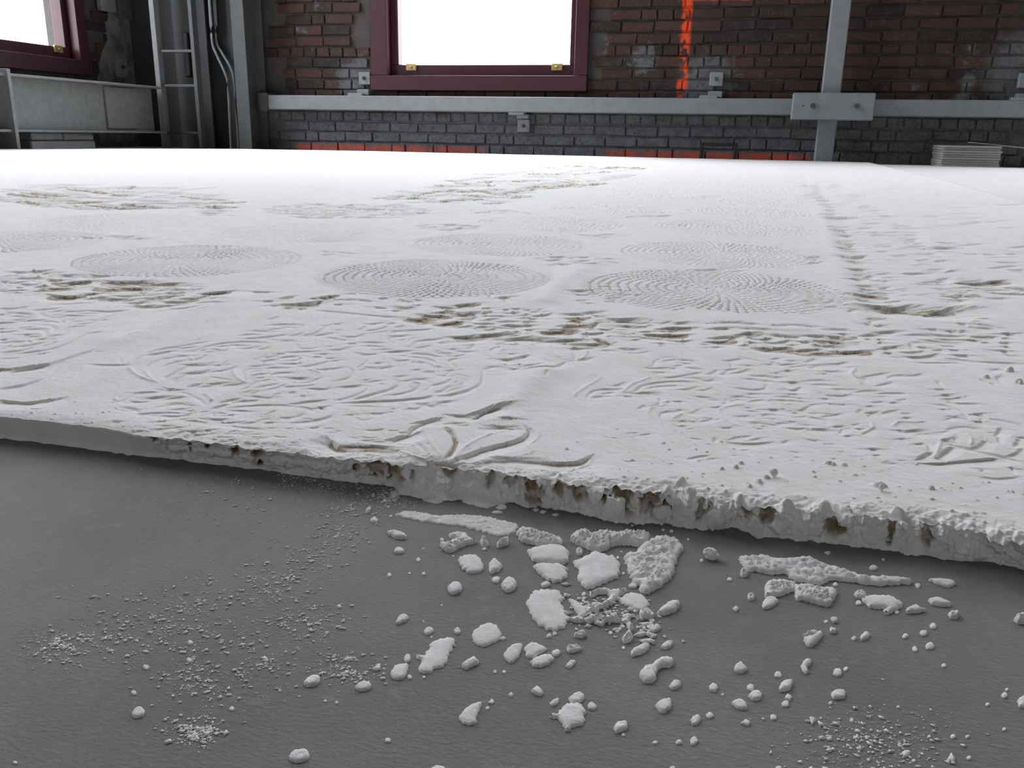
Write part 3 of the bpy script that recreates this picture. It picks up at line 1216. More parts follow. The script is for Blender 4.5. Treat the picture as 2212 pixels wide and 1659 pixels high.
b 1740 752 1830 752
b 1590 745 1710 748
c 660 690 790 700
c 700 870 840 880
d 720 950 780 950
c 900 910 1000 900
c 1110 905 1300 900
c 930 965 1000 960
c 1390 960 1460 945
c 750 1005 880 1000
d 640 765 720 775 800 765
d 520 470 600 465 700 465
@K 1220 640 2.23
c 705 125 800 118 940 128
c 1010 135 1100 132 1210 140
d 710 150 790 148
c 860 150 960 150 1030 158
d 1020 180 1080 185 1110 185
e 740 210 780 205 800 190
d 720 195 760 190 830 185
e 860 175 900 170
d 890 190 940 200 980 195
c 830 230 900 225
e 960 240 1010 243 1040 240
e 1060 245 1100 250 1150 250
e 1170 265 1250 262
d 1130 210 1180 212
d 1160 182 1250 184
e 1270 210 1340 212
e 1270 187 1330 188
d 1290 235 1350 232
e 1290 266 1360 262 1405 260
b 640 225 800 228 930 235
d 960 212 1010 214 1050 210
d 1060 222 1110 224
d 1190 225 1240 228
d 880 212 930 214
c 700 240 760 235
@N 640 340 2.989
e 145 905 190 900
e 190 900 225 895
f 55 940 110 935 150 925
e 5 945 50 945
d 5 970 70 968
c 210 930 270 915 370 915
c 400 915 500 925
d 610 985 660 980
d 655 965 720 965
c 765 955 800 950
c 770 915 810 920
c 650 920 760 925
c 530 910 590 905
b 110 985 300 1000 500 1020 680 1032
c 240 945 300 945
c 510 965 590 970
b 320 880 390 880
d 1790 860 1860 855
d 1305 905 1365 900
c 1240 905 1260 880
@O 0 340 2.989
c 1630 860 1750 865
d 1800 910 1890 895
d 1845 965 1890 968
e 1930 950 1960 948
f 1970 940 2030 935
e 2060 905 2100 900
c 1690 925 1770 925
c 1740 955 1820 950"""
CHIPS = """@1 800 1080 5.027
long powder strip|L1|1.2|270 150 350 120 480 120 620 140 760 165 900 155 1050 155 1250 170 1420 210 1580 245 1600 290 1540 350 1400 380 1200 330 1000 275 850 265 700 245 500 215 350 180
leaf|a|2|180 345 230 330 300 335 360 355 395 390 340 410 270 395 215 370
oval|b|2|250 540 290 505 340 510 370 540 320 565 270 560
hooked|L2|3|755 440 780 405 800 440 850 440 900 420 950 400 880 385 855 355 900 340 1030 345 1070 390 1150 430 1080 455 1000 475 920 520 830 540 775 500
knobbly|k|4|1195 420 1230 395 1280 430 1265 465 1210 470
oval|b|2|1210 515 1240 498 1275 515 1240 532
knobbly|k|4|1370 460 1400 435 1450 420 1480 390 1505 410 1490 450 1420 470 1385 480
rubbly|L3|3.5|1590 340 1650 285 1750 300 1850 330 1960 360 2060 400 2085 450 2060 480 1900 470 1750 450 1640 415
broad|L4|2.2|1705 550 1780 510 1900 480 2050 480 2140 520 2165 590 2120 670 1950 665 1810 660 1740 620
broad|L5|1.6|1775 710 1830 685 1960 680 2060 690 2140 740 2120 760 2145 810 2090 860 2020 885 1940 860 1870 830 1860 800 1790 755
oval|b|2.5|1855 890 1910 865 1960 890 1920 915 1865 915
disc|L6|1.5|950 650 1000 600 1120 585 1180 620 1220 680 1230 740 1160 785 1060 775 985 720
three-cornered|a|2|1290 690 1310 650 1350 630 1400 665 1435 705 1400 745 1310 780 1290 735
three-cornered|a|1.5|1320 850 1360 825 1405 835 1395 870 1360 890 1330 875
round|b|2|1425 905 1470 850 1520 835 1575 865 1590 910 1550 960 1490 985 1440 950
round|b|2|840 940 880 895 930 885 985 910 995 955 960 990 890 1005 850 980
big disc|L7|1.3|1690 1100 1740 1020 1820 970 1960 965 2060 1000 2100 1060 2080 1110 2110 1200 2160 1280 2110 1340 2080 1390 1980 1410 1870 1370 1790 1290 1740 1230 1700 1150
oblong|b|1.3|280 1310 310 1255 370 1235 410 1260 390 1300 330 1330 285 1335
oval|b|1.5|580 1415 610 1380 660 1375 685 1400 650 1440 600 1450
three-cornered|a|1.5|905 1405 940 1370 980 1400 960 1440 920 1430
egg|L8|1.2|1100 1460 1130 1400 1220 1350 1310 1325 1390 1375 1425 1440 1400 1500 1340 1545 1210 1580 1120 1530
round|b|1.2|1400 1495 1440 1470 1475 1490 1440 1515
flat|b|.8|1360 80 1400 52 1460 52 1490 80 1450 98 1390 98
flat|b|.8|1318 132 1360 115 1430 125 1430 142 1350 145
flat|b|.8|1755 102 1800 85 1835 102 1800 122
flat|b|.8|1835 125 1870 106 1915 122 1880 145
flat|b|.8|1970 156 2010 142 2050 155 2010 172
@2 1120 1100 5.53
rubble ridge|L9|4|620 330 700 250 800 225 870 270 1000 240 1200 260 1400 250 1540 270 1560 330 1450 400 1300 380 1100 400 1060 440 960 465 850 440 740 400
knobbly|k|3|690 470 720 445 770 470 750 510 700 505
square|L10|1.8|640 630 720 580 850 520 930 500 1060 540 1150 560 1200 640 1215 740 1180 800 1050 860 900 910 810 930 750 890 720 780 710 710
wedge|L11|3.2|1270 540 1310 510 1400 500 1460 430 1580 350 1740 300 1880 340 1960 430 1930 510 1880 600 1860 700 1800 810 1700 890 1600 950 1510 970 1460 930 1450 880 1370 830 1330 740 1290 620
oval|b|2|1315 890 1360 865 1420 885 1390 920 1330 915
bright oval|L12|2.2|1650 1230 1720 1160 1800 1100 1880 1085 1930 1110 1890 1190 1800 1225 1720 1240
jagged|a|1.5|600 1070 650 1075 720 1110 790 1150 850 1160 830 1200 790 1270 730 1270 680 1190
crumbled ridge|L13|3|840 1000 960 940 1060 940 1160 950 1270 930 1280 960 1200 1020 1110 1110 980 1160 860 1200 830 1170 940 1130 1060 1070 1080 990 960 980 870 1010
grey flake|L14|1|1190 1090 1260 1020 1370 990 1470 1010 1540 1080 1550 1150 1480 1200 1380 1180 1270 1140
knobbly|k|3|1440 1240 1520 1180 1600 1210 1620 1260 1540 1270 1470 1265
knobbly|k|2.5|600 1300 660 1275 760 1275 770 1320 690 1320
knobbly|k|3|790 1300 880 1260 960 1250 1000 1260 930 1300 830 1325
knobbly|k|3|980 1340 1060 1280 1160 1265 1240 1310 1170 1310 1060 1310 1000 1360
oblong|b|2.5|1560 1400 1640 1360 1700 1370 1690 1410 1610 1440
oblong|b|2.5|1380 1480 1450 1440 1540 1450 1520 1475 1440 1490
jagged|k|3|1240 1520 1300 1460 1370 1490 1330 1545 1260 1560
knobbly|k|3|1290 1350 1330 1335 1380 1400 1330 1430
knobbly|k|2.5|660 1480 740 1440 810 1460 770 1500 690 1500
oblong|a|2|1700 1630 1770 1570 1840 1560 1820 1620 1740 1650
@3 1480 1160 3.022
tall lump|L15|6|115 120 140 75 185 65 215 95 205 140 160 150 130 140
long ragged ridge|L16|3|355 130 390 118 450 115 520 115 600 135 680 130 760 125 850 150 950 180 1010 205 1080 225 1200 245 1400 255 1490 280 1380 290 1240 300 1100 275 980 265 880 290 800 280 700 255 640 220 540 225 480 205 400 195
knobbly|k|2.5|360 235 370 205 410 210 410 235 375 248
humped|L17|3|525 300 560 275 640 275 720 290 710 330 640 360 560 375 525 370
drop|a|1.5|505 440 530 390 590 390 605 420 560 455 515 460
crusty slab|L18|3|715 310 800 305 880 320 990 330 980 380 940 430 870 425 780 395 720 385
oval|k|2.5|1105 360 1140 345 1180 360 1160 385 1120 380
tailed|L19|2|1150 400 1200 380 1330 380 1400 410 1415 440 1370 470 1310 495 1300 470 1320 455 1210 450 1180 420
flat-based|a|2|1440 465 1500 440 1540 460 1570 470 1500 485 1445 482
long oval|L20|2|1590 405 1630 390 1690 405 1745 435 1680 440 1610 430
knobbly|k|3|1720 490 1760 475 1800 495 1770 515 1730 505
shaded|a|1.5|1590 275 1650 268 1720 275 1770 300 1720 320 1660 305
shield|L21|2|770 660 830 635 885 610 890 650 830 705 800 695
dark-sided|k|5|770 618 810 595 860 590 865 610 810 622
knobbly|k|2|945 590 985 590 985 615 950 612
jagged|k|1.5|950 525 990 520 1000 550 970 550
oval|b|2|1145 640 1180 610 1210 630 1190 655 1155 660
oval|b|1.8|1085 650 1105 635 1125 650 1105 668
round|k|2.5|410 370 430 360 455 375 440 398 415 392
round|b|2|310 455 330 440 355 455 335 478
oval|k|3|2150 525 2180 505 2225 510 2225 545 2170 545
oval|b|2|910 90 940 82 955 95 930 105
@4 1400 1380 2.724
oblong|a|2.2|80 30 110 5 140 5 135 35 95 48
arched|L22|5|20 140 60 95 110 85 148 95 140 130 100 130 60 150 45 175
blocky|L23|3|-50 200 -20 150 30 145 50 215 10 240 -30 230
heart|a|1.5|505 165 540 130 570 155 585 175 545 195 515 185
oval|b|1.5|125 270 150 240 190 245 185 275 140 290
round|b|1.5|360 270 385 255 412 275 395 303 365 295
four-cornered|a|1.6|45 385 80 355 130 350 132 395 90 430 60 410
oblong|L24|1.5|770 275 800 245 850 242 845 280 800 300 775 298
round|L25|1.2|1078 320 1110 295 1160 305 1160 340 1110 350 1085 340
round|b|1.4|590 330 620 300 665 310 660 350 610 350
oblong|b|1.2|490 375 540 350 580 380 575 408 530 405
oblong|b|1.5|250 470 280 440 308 450 300 485 265 498
curled|a|2|900 150 925 115 960 118 955 145 935 160 950 185 930 192 910 175
round|b|1.2|800 345 820 318 850 335 840 358
oval|b|1.2|545 490 575 468 605 485 590 508
three-cornered|a|1.2|950 455 970 455 992 470 965 500
round|b|1.2|248 590 270 570 295 590 275 618 252 612
three-cornered|L26|1.3|1760 700 1785 665 1812 700 1800 722
round|b|1.3|2172 360 2200 335 2230 335 2230 395 2185 390
@5 800 1360 3.456
winged|L27|1.2|345 190 370 180 410 185 430 130 480 75 560 55 610 60 640 105 610 130 590 200 560 250 480 290 430 320 370 310 355 280 380 235 370 215
round|b|1.2|250 210 270 180 300 185 295 225 265 238
round|L28|1.2|150 320 190 265 270 250 280 290 260 345 200 368 160 350
brick-shaped|a|1.6|680 260 720 225 780 200 808 240 760 265 710 290
nubbed|L29|1.2|995 190 1020 145 1070 105 1130 105 1120 165 1100 205 1050 240 1020 225
notched|L30|1.2|1150 130 1190 95 1240 95 1310 130 1310 150 1260 170 1230 200 1170 195 1155 165
oblong|b|1.3|1195 235 1240 200 1320 180 1370 205 1340 245 1270 272 1210 260
round|b|1.3|1350 165 1390 142 1418 160 1400 188 1365 188
jagged|k|2|1465 130 1530 105 1575 130 1540 150 1480 158
oval|b|1.5|1460 265 1490 225 1530 225 1520 255 1480 278
blade-shaped|a|2|1955 185 1955 145 2010 110 2080 100 2070 140 2010 175
kidney|L31|1.1|665 650 690 600 740 560 800 535 830 545 820 590 790 640 790 690 730 705 680 690
star|L32|1.3|1335 640 1370 620 1400 620 1440 560 1500 545 1560 545 1610 605 1600 640 1605 665 1560 710 1500 720 1490 745 1450 740 1440 705 1410 665 1370 655
round|b|1.2|1480 510 1520 475 1570 465 1600 500 1560 540 1500 540
oblong|b|1.3|1340 540 1380 510 1408 510 1395 545 1350 560
oval|b|1.3|1620 560 1650 535 1690 565 1670 590 1630 580
oval|L33|1.4|1815 720 1850 685 1910 680 1918 725 1870 755 1825 755
jagged|a|2|1201 450 1240 410 1290 450 1270 478 1225 465
round|b|1.3|1030 480 1050 455 1070 475 1050 495
round|b|1.2|880 535 905 508 930 530 910 550
half-cut|a|1.2|440 1040 500 1010 560 1030 560 1060 440 1060
three-cornered|a|1.3|20 280 75 250 75 285 40 300
@6 0 1040 2.633
oval|L34|1.5|1725 1145 1760 1105 1815 1105 1810 1140 1750 1160
oval|b|1.3|2020 1165 2060 1135 2110 1145 2100 1175 2040 1185
oval|L35|1.2|1640 1560 1680 1525 1750 1525 1755 1570 1700 1590 1655 1585
knobbly|L36|3|745 1305 780 1265 820 1280 810 1310 760 1325
three-cornered|a|1.3|2115 1060 2155 1035 2165 1060 2135 1070
round|b|1.5|1485 995 1505 985 1525 1000 1510 1010
@7 680 920 3.568
flat|L37|.7|820 500 900 490 1010 530 1000 570 960 595 880 585 830 560
flat|L38|.7|1120 560 1250 540 1400 560 1500 580 1400 610 1330 630 1250 615 1150 590
jagged|a|1.2|580 510 620 495 655 500 640 530 600 545
jagged|k|1.5|395 640 410 625 435 625 425 650 390 668
round|b|1.2|525 565 545 560 560 575 540 582
@8 1400 980 2.724
pear-shaped|L39|6|318 370 340 310 380 290 430 300 445 360 420 420 380 445 340 420"""
DOTS = """@1 800 1080 5.027
520 640 25 205 805 22 580 790 20 45 210 35 220 165 15 575 518 14 425 785 14 775 1130 12 575 1305 12 665 1475 14 900 598 12
@2 1120 1100 5.53
780 1000 25 780 1050 20 1730 235 18 1830 250 22 2090 200 22 2030 345 15 1230 495 12 1190 565 20 1255 755 18 1500 1400 25 1210 1415 22 1240 1385 25 1600 1320 30 370 1500 30 435 1470 25 1300 150 20 945 1050 14 1360 180 14 1180 1440 25 1100 1460 22
@3 1480 1160 3.022
1230 195 22 290 270 14 1520 310 18 980 305 15 1620 575 22 1560 620 22 1440 640 18 1600 705 25 1500 718 15 110 145 12 1385 485 14 1135 425 18 1295 140 10 920 545 12
@4 1400 1380 2.724
605 280 22 765 205 20 810 375 20 1115 190 26 1165 170 14 1575 58 15 1658 40 22 1742 150 14 362 445 20 740 452 19 42 602 13 182 600 18 1075 370 11 1475 392 10 2000 378 12 2098 325 18 2113 290 10 2097 525 12 1655 567 11 1797 567 15 1880 567 12 1890 692 14 1520 665 22 1565 708 12 1200 472 12 440 320 9 145 752 15 770 755 18
@5 800 1360 3.456
875 575 15 130 815 20 1890 775 14 2130 833 15 930 305 14 1000 305 14 295 345 18 400 345 12 1890 125 14
@6 0 1040 2.633
760 1195 14 1320 1285 14 1110 1430 13 85 1590 11 2205 1465 14 1075 1010 14 830 1050 16 1930 705 12 1080 910 14 1850 1240 10 1915 1250 10 2130 215 16"""
def table(txt):
    o = (0, 0, 1.)
    for ln in txt.strip().splitlines():
        if ln[0] == '@':
            q = ln.split(); o = (float(q[1]), float(q[2]), float(q[3])); continue
        yield o, ln
def gs(x, y):                               # ground bearing and distance from the viewing point
    r = x*_r0[0]+y*_r0[1]; g = x*_h[0]+y*_h[1]
    return r, g
TOPE = [(0, 893), (30, 896), (100, 905), (200, 915), (280, 930), (330, 938), (400, 945), (500, 955), (560, 965), (650, 975), (720, 985), (800, 990),
        (860, 994), (930, 994), (1000, 1003), (1080, 1011), (1120, 1020), (1150, 1029), (1180, 1023), (1230, 1038), (1330, 1046), (1400, 1055), (1450, 1050), (1500, 1064),
        (1560, 1076), (1650, 1083), (1700, 1092), (1800, 1102), (1914, 1113), (2024, 1120), (2116, 1141), (2212, 1161)]
fe = np.array([onz(u, v, TS)[:2] for u, v in TOPE])
sl0 = (fe[6]-fe[0])/np.linalg.norm(fe[6]-fe[0]); sl1 = (fe[-1]-fe[-7])/np.linalg.norm(fe[-1]-fe[-7])
dense = [fe[0]+sl0*(-4.2+fe[0][0]*0)*(1-k/80) for k in range(80)]
for a, b in zip(fe, fe[1:]): dense += [a+(b-a)*k/24 for k in range(24)]
dense += [fe[-1]+sl1*.46*k/60 for k in range(61)]
dense = np.array(dense)
far = np.array([(-4.0, .42), (-4.02, 2.5), (-3.93, 4.05), (-3.62, 4.83), (-3.2, 5.42), (-2.41, 5.60), (-1.36, 5.60), (-.38, 5.63), (.61, 5.66), (.79, 5.62),
                (.724, 4.06), (.703, 3.34), (.647, 2.44), (.615, 2.09), (.59, 1.2), (.565, .36)])
fd = []
for a, b in zip(far, far[1:]): fd += [a+(b-a)*k/60 for k in range(60)]
fd = np.array(fd+[far[-1]])
def curve_of(P):
    r, g = gs(P[:, 0], P[:, 1]); ok = g > .02
    s = np.maximum.accumulate((r/np.maximum(g, .02))[ok]); return s, g[ok]
s_f, g_f = curve_of(dense); s_b, g_b = curve_of(fd)
s_lo, s_hi = -2.6, 3.7
scol = np.concatenate([np.linspace(s_lo, -.705, 70)[:-1], np.linspace(-.70, .70, 1180), np.linspace(.705, s_hi, 110)[1:]])
NC, NR = len(scol), 1020
g0 = np.interp(scol, s_f, g_f); g1 = np.maximum(np.interp(scol, s_b, g_b), g0+.01)
jag = .0016*vnoise(scol*90, scol*0, 3)+.0008*vnoise(scol*300, scol*0, 4)
g0 = g0+jag*np.where(scol*FPX+CX < 300, .35, 1.)
q0, q1 = 1/g0, 1/g1
tt = np.linspace(0, 1, NR)[:, None]
G = 1/(q0[None]+(q1-q0)[None]*tt); SC = scol[None]+0*G
R_ = SC*G
X = R_*_r0[0]+G*_h[0]; Y = R_*_r0[1]+G*_h[1]
SOFT = np.zeros_like(X); DUG = np.zeros_like(X); TAN = np.zeros_like(X); ADD = np.zeros_like(X)

def window_of(x0, x1, y0, y1):
    cx, cy = np.array([x0, x1, x0, x1]), np.array([y0, y0, y1, y1])
    r, g = gs(cx, cy); g = np.maximum(g, .05); s = r/g
    c0, c1 = np.searchsorted(scol, s.min())-1, np.searchsorted(scol, s.max())+1
    c0, c1 = max(0, c0), min(NC, c1)
    if c1-c0 < 1: return None
    gm, gM = g.min(), g.max()
    a = (q0[c0:c1]-1/gm)/(q0[c0:c1]-q1[c0:c1]); b = (q0[c0:c1]-1/gM)/(q0[c0:c1]-q1[c0:c1])
    r0, r1 = int(np.floor(a.min()*(NR-1))), int(np.ceil(b.max()*(NR-1)))+1
    r0, r1 = max(0, r0), min(NR, r1)
    if r1-r0 < 1: return None
    return slice(r0, r1), slice(c0, c1)
CLS = {'a': (2.0, 0.), 'b': (3.1, 0.), 'c': (4.3, 0.05), 'd': (5.6, .45), 'e': (7.5, .9), 'f': (9., .6), 'g': (14., .8)}
def carve(P, T, tan, seed=0, soft=8.):
    """cut one stroke: steep wall on the far side, floor ramping back up towards the viewer's side"""
    P = np.array(P, float)[:, :2]
    seg = np.linalg.norm(np.diff(P, axis=0), axis=1); L = max(seg.sum(), 1e-6); acc = np.concatenate([[0], np.cumsum(seg)])/L
    mid = P[len(P)//2]; w = np.linalg.norm([mid[0], mid[1], HC])
    D = T*w/FPX*(1.02 if T < 5 else 1.0); D = min(D, .0095)
    vert = 1./(max(math.tan(math.asin(min(1, HC/w))), .03))
    px_y = w*w/(FPX*HC)                    # one picture row on the ground
    for i in range(len(P)-1):
        a, b = P[i], P[i+1]; d = b-a; n = seg[i]
        if n < 1e-7: continue
        along = abs(d[0]*_r0[0]+d[1]*_r0[1])/n
        Ln = D*(1.6+(soft-1.6)*along**2)+px_y*.8*along; Lf = max(D*.3, (1.1+1.1*(1-along**2))*(math.sqrt(max(0, 1-along**2))*2.2*w/FPX+along*.68*px_y))
        pad = Ln*1.05
        wn = window_of(min(a[0], b[0])-pad, max(a[0], b[0])+pad, min(a[1], b[1])-pad, max(a[1], b[1])+pad)
        if wn is None: continue
        x, y = X[wn], Y[wn]
        t = ((x-a[0])*d[0]+(y-a[1])*d[1])/(n*n); tc = np.clip(t, 0, 1)
        ex, ey = x-(a[0]+tc*d[0]), y-(a[1]+tc*d[1]); e = np.hypot(ex, ey)
        nx_, ny_ = d[1]/n, -d[0]/n
        if nx_*_h[0]+ny_*_h[1] > 0: nx_, ny_ = -nx_, -ny_
        near = (x-a[0])*nx_+(y-a[1])*ny_ > 0
        prof = np.where(near, 1-e/Ln, 1-e/Lf).clip(0, 1)
        al = acc[i]+(acc[i+1]-acc[i])*tc
        tap = np.clip(np.minimum(al, 1-al)/.10, .45, 1)*(.92+.10*vnoise(x*420, y*420, 31+seed))
        dep = D*tap*prof
        np.maximum(DUG[wn], dep, out=DUG[wn])
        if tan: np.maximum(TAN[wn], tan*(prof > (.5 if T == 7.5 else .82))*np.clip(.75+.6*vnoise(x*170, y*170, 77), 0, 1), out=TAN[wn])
def ridge(pts, wid, amp):
    P = [onz(u, v, TS)[:2] for u, v in pts] if len(pts[0]) == 2 and not isinstance(pts[0], np.ndarray) else [p[:2] for p in pts]
    for a, b in zip(P, P[1:]):
        pad = wid*2; wn = window_of(min(a[0], b[0])-pad, max(a[0], b[0])+pad, min(a[1], b[1])-pad, max(a[1], b[1])+pad)
        if wn is None: continue
        d = b-a; n2 = d@d; x, y = X[wn]-a[0], Y[wn]-a[1]; t = np.clip((x*d[0]+y*d[1])/n2, 0, 1)
        e = np.hypot(x-t*d[0], y-t*d[1])/wid
        SOFT[wn] = np.maximum(SOFT[wn], amp*np.exp(-e*e))
def to_ground(pts, o): return [onz(o[0]+x/o[2], o[1]+y/o[2], TS) for x, y in pts]
PADS = []
for n, (o, ln) in enumerate(table(STROKES)):
    q = ln.split(); v = [float(z) for z in q[1:]]
    pts = list(zip(v[::2], v[1::2])); P = to_ground(pts, o)
    P0 = P
    if len(P) > 2: P = smooth([np.array(p) for p in P], 3)
    if q[0] == 'w':
        w = np.linalg.norm([P[0][0], P[0][1], HC]); ridge([np.array(p) for p in P], max(3.2*w/FPX, .0007), 3.*w/FPX); continue
    carve(P, *CLS[q[0]], seed=n % 7)
    if q[0] in 'cde' and o in ((0., 560., 4.608), (860., 630., 4.8087), (1180., 640., 5.821), (1220., 640., 2.23)) and (o[1] > 600 or v[1] < 470): PADS.append((o[0]+sum(v[::2])/len(P0)/o[2], o[1]+sum(v[1::2])/len(P0)/o[2], (max(v[::2])-min(v[::2]))/o[2]))

# stamped rosettes: rings of overlapping petals
def rosette(cx, cy, R, N, dr, A, twist=.0, ph=0.):
    wn = window_of(cx-R*1.02, cx+R*1.02, cy-R*1.02, cy+R*1.02)
    if wn is None: return
    x, y = X[wn]-cx, Y[wn]-cy; r = np.hypot(x, y); th = np.arctan2(y, x)+ph+.05*vnoise(X[wn]*30, Y[wn]*30, 9)
    rr = r+.0012*vnoise(X[wn]*60, Y[wn]*60, 8)
    # number of petals halves towards the middle so that they keep their size
    lev = np.where(r > R*.55, N, np.where(r > R*.28, N//2, N//4))
    k = np.floor(rr/dr); b = (lev*th/(2*np.pi)+.5*k+twist*r) % 1.-.5
    a = rr/dr-k
    cb = np.cos(2*np.pi*b)
    tip = np.exp(-((a-.5-.22*cb)/.20)**2)                  # scalloped tip line, deepest at the middle of each petal
    side = np.exp(-((np.abs(b)-.5)/.10)**2)*np.clip(1.2-a*1.6, 0, 1)
    h = -A*np.maximum(tip*(.35+.65*np.clip(cb, 0, 1)), .35*side)
    edge = np.clip((R-r)/(dr*.5), 0, 1)
    dm = vnoise(X[wn]*22, Y[wn]*22, 14)                    # worn places
    h = h*edge*np.clip(.9+.4*dm, .55, 1.15)
    ADD[wn] += h*(r < R)
ROS = [(940, 597, .108), (410, 560, .110), (1540, 624, .115), (1550, 547, .112), (1080, 527, .108), (670, 502, .110), (250, 478, .112), (10, 520, .108),
       (1190, 482, .112), (1590, 491, .118), (1320, 452, .11), (1620, 457, .11), (960, 452, .10), (1420, 425, .11), (1640, 432, .12), (1380, 408, .12), (1600, 412, .12), (1360, 392, .12), (1560, 397, .12), (1700, 405, .12)]
for i, (u, v, R) in enumerate(ROS):
    c = onz(u, v, TS); d = math.hypot(c[0], c[1])
    rosette(c[0], c[1], R, 80, .0084, .0026*(1 if d < 1.15 else (1.15 if d < 2 else .9)), (0, 25, -30, 40)[i % 4], i*.37)

# coarse hacked patches in the distance, fringes between the rosettes and the trodden strip on the right
def hack(n, fn, cls, lens, seed):
    r = random.Random(seed)
    for k in range(n):
        q = fn(r)
        if q is None: continue
        u, v = q; l = r.uniform(*lens); dv = r.uniform(-.06, .06)*l
        carve([onz(u-l/2, v-dv, TS), onz(u, v+r.uniform(-1, 1), TS), onz(u+l/2, v+dv, TS)], *CLS[r.choice(cls)], seed=k % 7, soft=5.)
def ell(u, v, a, b):
    def fn(r):
        t = r.uniform(0, 6.283); q = math.sqrt(r.random()); return u+a*q*math.cos(t), v+b*q*math.sin(t)
    return fn
def quad(us, v0, v1):                        # us: [(v, ul, ur)]
    vs = [q[0] for q in us]
    def fn(r):
        v = r.uniform(v0, v1); return r.uniform(np.interp(v, vs, [q[1] for q in us]), np.interp(v, vs, [q[2] for q in us])), v
    return fn
hack(110, quad([(398, 100, 330), (410, 0, 440), (430, 0, 470), (448, 130, 480)], 399, 449), 'dced', (30, 95), 1)
hack(130, quad([(354, 1250, 1400), (375, 1050, 1370), (400, 950, 1270), (425, 845, 1130), (440, 900, 1060)], 355, 440), 'dced', (30, 110), 2)
hack(130, ell(745, 455, 178, 17), 'cdc', (14, 44), 3)
for i, (u, v, a, b, n, c) in enumerate([(955, 490, 72, 8, 16, 'bcd'), (1240, 563, 88, 11, 20, 'bcc'), (1320, 508, 66, 3, 9, 'bc'), (1385, 467, 58, 3, 7, 'bc'), (1095, 457, 58, 3, 8, 'bc'),
        (760, 545, 74, 6, 10, 'ab'), (250, 513, 70, 6, 9, 'bc'), (470, 460, 45, 7, 7, 'bcd'), (1520, 424, 50, 2, 6, 'bc'), (1560, 582, 48, 5, 12, 'bc'), (650, 408, 70, 5, 8, 'bb'),
        (1250, 632, 14, 5, 4, 'cd'), (1790, 655, 60, 12, 26, 'ab'), (1310, 640, 60, 25, 16, 'ab'), (1770, 560, 14, 14, 10, 'bc')]):
    hack(n, ell(u, v, a, b), c, (10, 34), 20+i)
UL = [(360, 1722), (380, 1735), (500, 1803), (570, 1842), (650, 1870), (760, 1905)]; UR = [(360, 1752), (380, 1790), (430, 1868), (500, 1972), (570, 2040), (650, 2105), (760, 2180)]
for side, P_, n in (('l', UL, 70), ('r', UR, 50)):
    def fn(r, P_=P_):
        v = 372+278*r.random()**.8; return np.interp(v, [p[0] for p in P_], [p[1] for p in P_])+r.uniform(0, 45)*(v-300)/300*(1 if P_ is UL else -1), v
    hack(n, fn, 'bccd' if side == 'l' else 'bcc', (12, 36), 50+n)
hack(120, quad([(p[0], p[1], q[1]) for p, q in zip(UL, [(v, np.interp(v, [k[0] for k in UR], [k[1] for k in UR])) for v, _ in UL])], 372, 650), 'abb', (14, 50), 61)
hack(45, quad([(400, 1900, 2150), (480, 2000, 2212), (640, 2120, 2212)], 400, 640), 'abb', (20, 70), 62)
hack(60, quad([(880, 1400, 2000), (930, 1300, 2212)], 860, 1000), 'aab', (8, 26), 63)
hack(90, quad([(880, 30, 500), (930, 280, 900), (975, 640, 860)], 880, 978), 'aab', (8, 34), 64)

# crumbs lying pressed into the surface, soft brushed ridges, grain
def bump(u, v, r, k=1.):
    c = onz(u, v, TS); wd = r*np.linalg.norm([c[0], c[1], HC])/FPX
    wn = window_of(c[0]-2*wd, c[0]+2*wd, c[1]-2*wd, c[1]+2*wd)
    if wn is None: return
    e = np.hypot(X[wn]-c[0], Y[wn]-c[1])/wd*(1+.4*vnoise(X[wn]*1.1/wd+u, Y[wn]*1.1/wd, 17))
    ADD[wn] = np.maximum(ADD[wn], k*wd*np.sqrt(np.clip(1-e*e, 0, 1)))
rb = random.Random(4)
for u, v, w in PADS:                          # loosened pads of plaster between the pits
    if rb.random() < .75:
        r = max(4., w*rb.uniform(.35, .55)); bump(u+rb.uniform(-4, 4), v+rb.uniform(5, 9), r, .16*10/r)
        for k in range(3): bump(u+rb.uniform(-w, w)*.6, v+rb.uniform(-3, 9), rb.uniform(1.4, 3.4), .9)
et = lambda u: np.interp(u, [p[0] for p in TOPE], [p[1] for p in TOPE])
for k in range(330):
    u = rb.uniform(1180, 2212); v = et(u)-6-120*rb.random()**1.6; bump(u, v, 1.1+3.2*rb.random()**2.2, rb.uniform(.5, 1.1))
for k in range(240):
    u = rb.uniform(0, 1250); v = et(u)-4-45*rb.random()**1.4; bump(u, v, rb.uniform(1., 2.6), rb.uniform(.6, 1.1))
for k in range(260):
    bump(rb.uniform(0, 2212), rb.uniform(640, 960), rb.uniform(.8, 1.9), .9)
for u, v, r in ((1590, 1008, 6), (1602, 1000, 5), (1560, 1012, 5), (1640, 1040, 7), (1655, 1030, 6), (1620, 1050, 6), (1790, 1000, 6), (1800, 1002, 5), (1825, 1004, 5), (1900, 1048, 9), (1470, 1042, 11),
                (1445, 1052, 9), (1490, 1058, 10), (2010, 1054, 7), (2180, 800, 9), (2200, 826, 8), (2130, 815, 6), (1700, 1085, 12), (1780, 1092, 13), (1830, 1096, 10), (1940, 1104, 12), (1600, 1075, 10)):
    bump(u, v, r, 1.1)
ridge([(1170, 800), (1120, 850), (1075, 895)], .011, .0022)
ridge([(1300, 560), (1225, 600), (1175, 650)], .012, .002)
ridge([(260, 735), (400, 690), (480, 645)], .014, .0018)
ridge([(1750, 380), (1790, 500), (1815, 590), (1845, 665)], .013, .0012)
ridge([(1985, 480), (2060, 590), (2130, 700)], .012, .001)
W_ = np.hypot(G, .2)
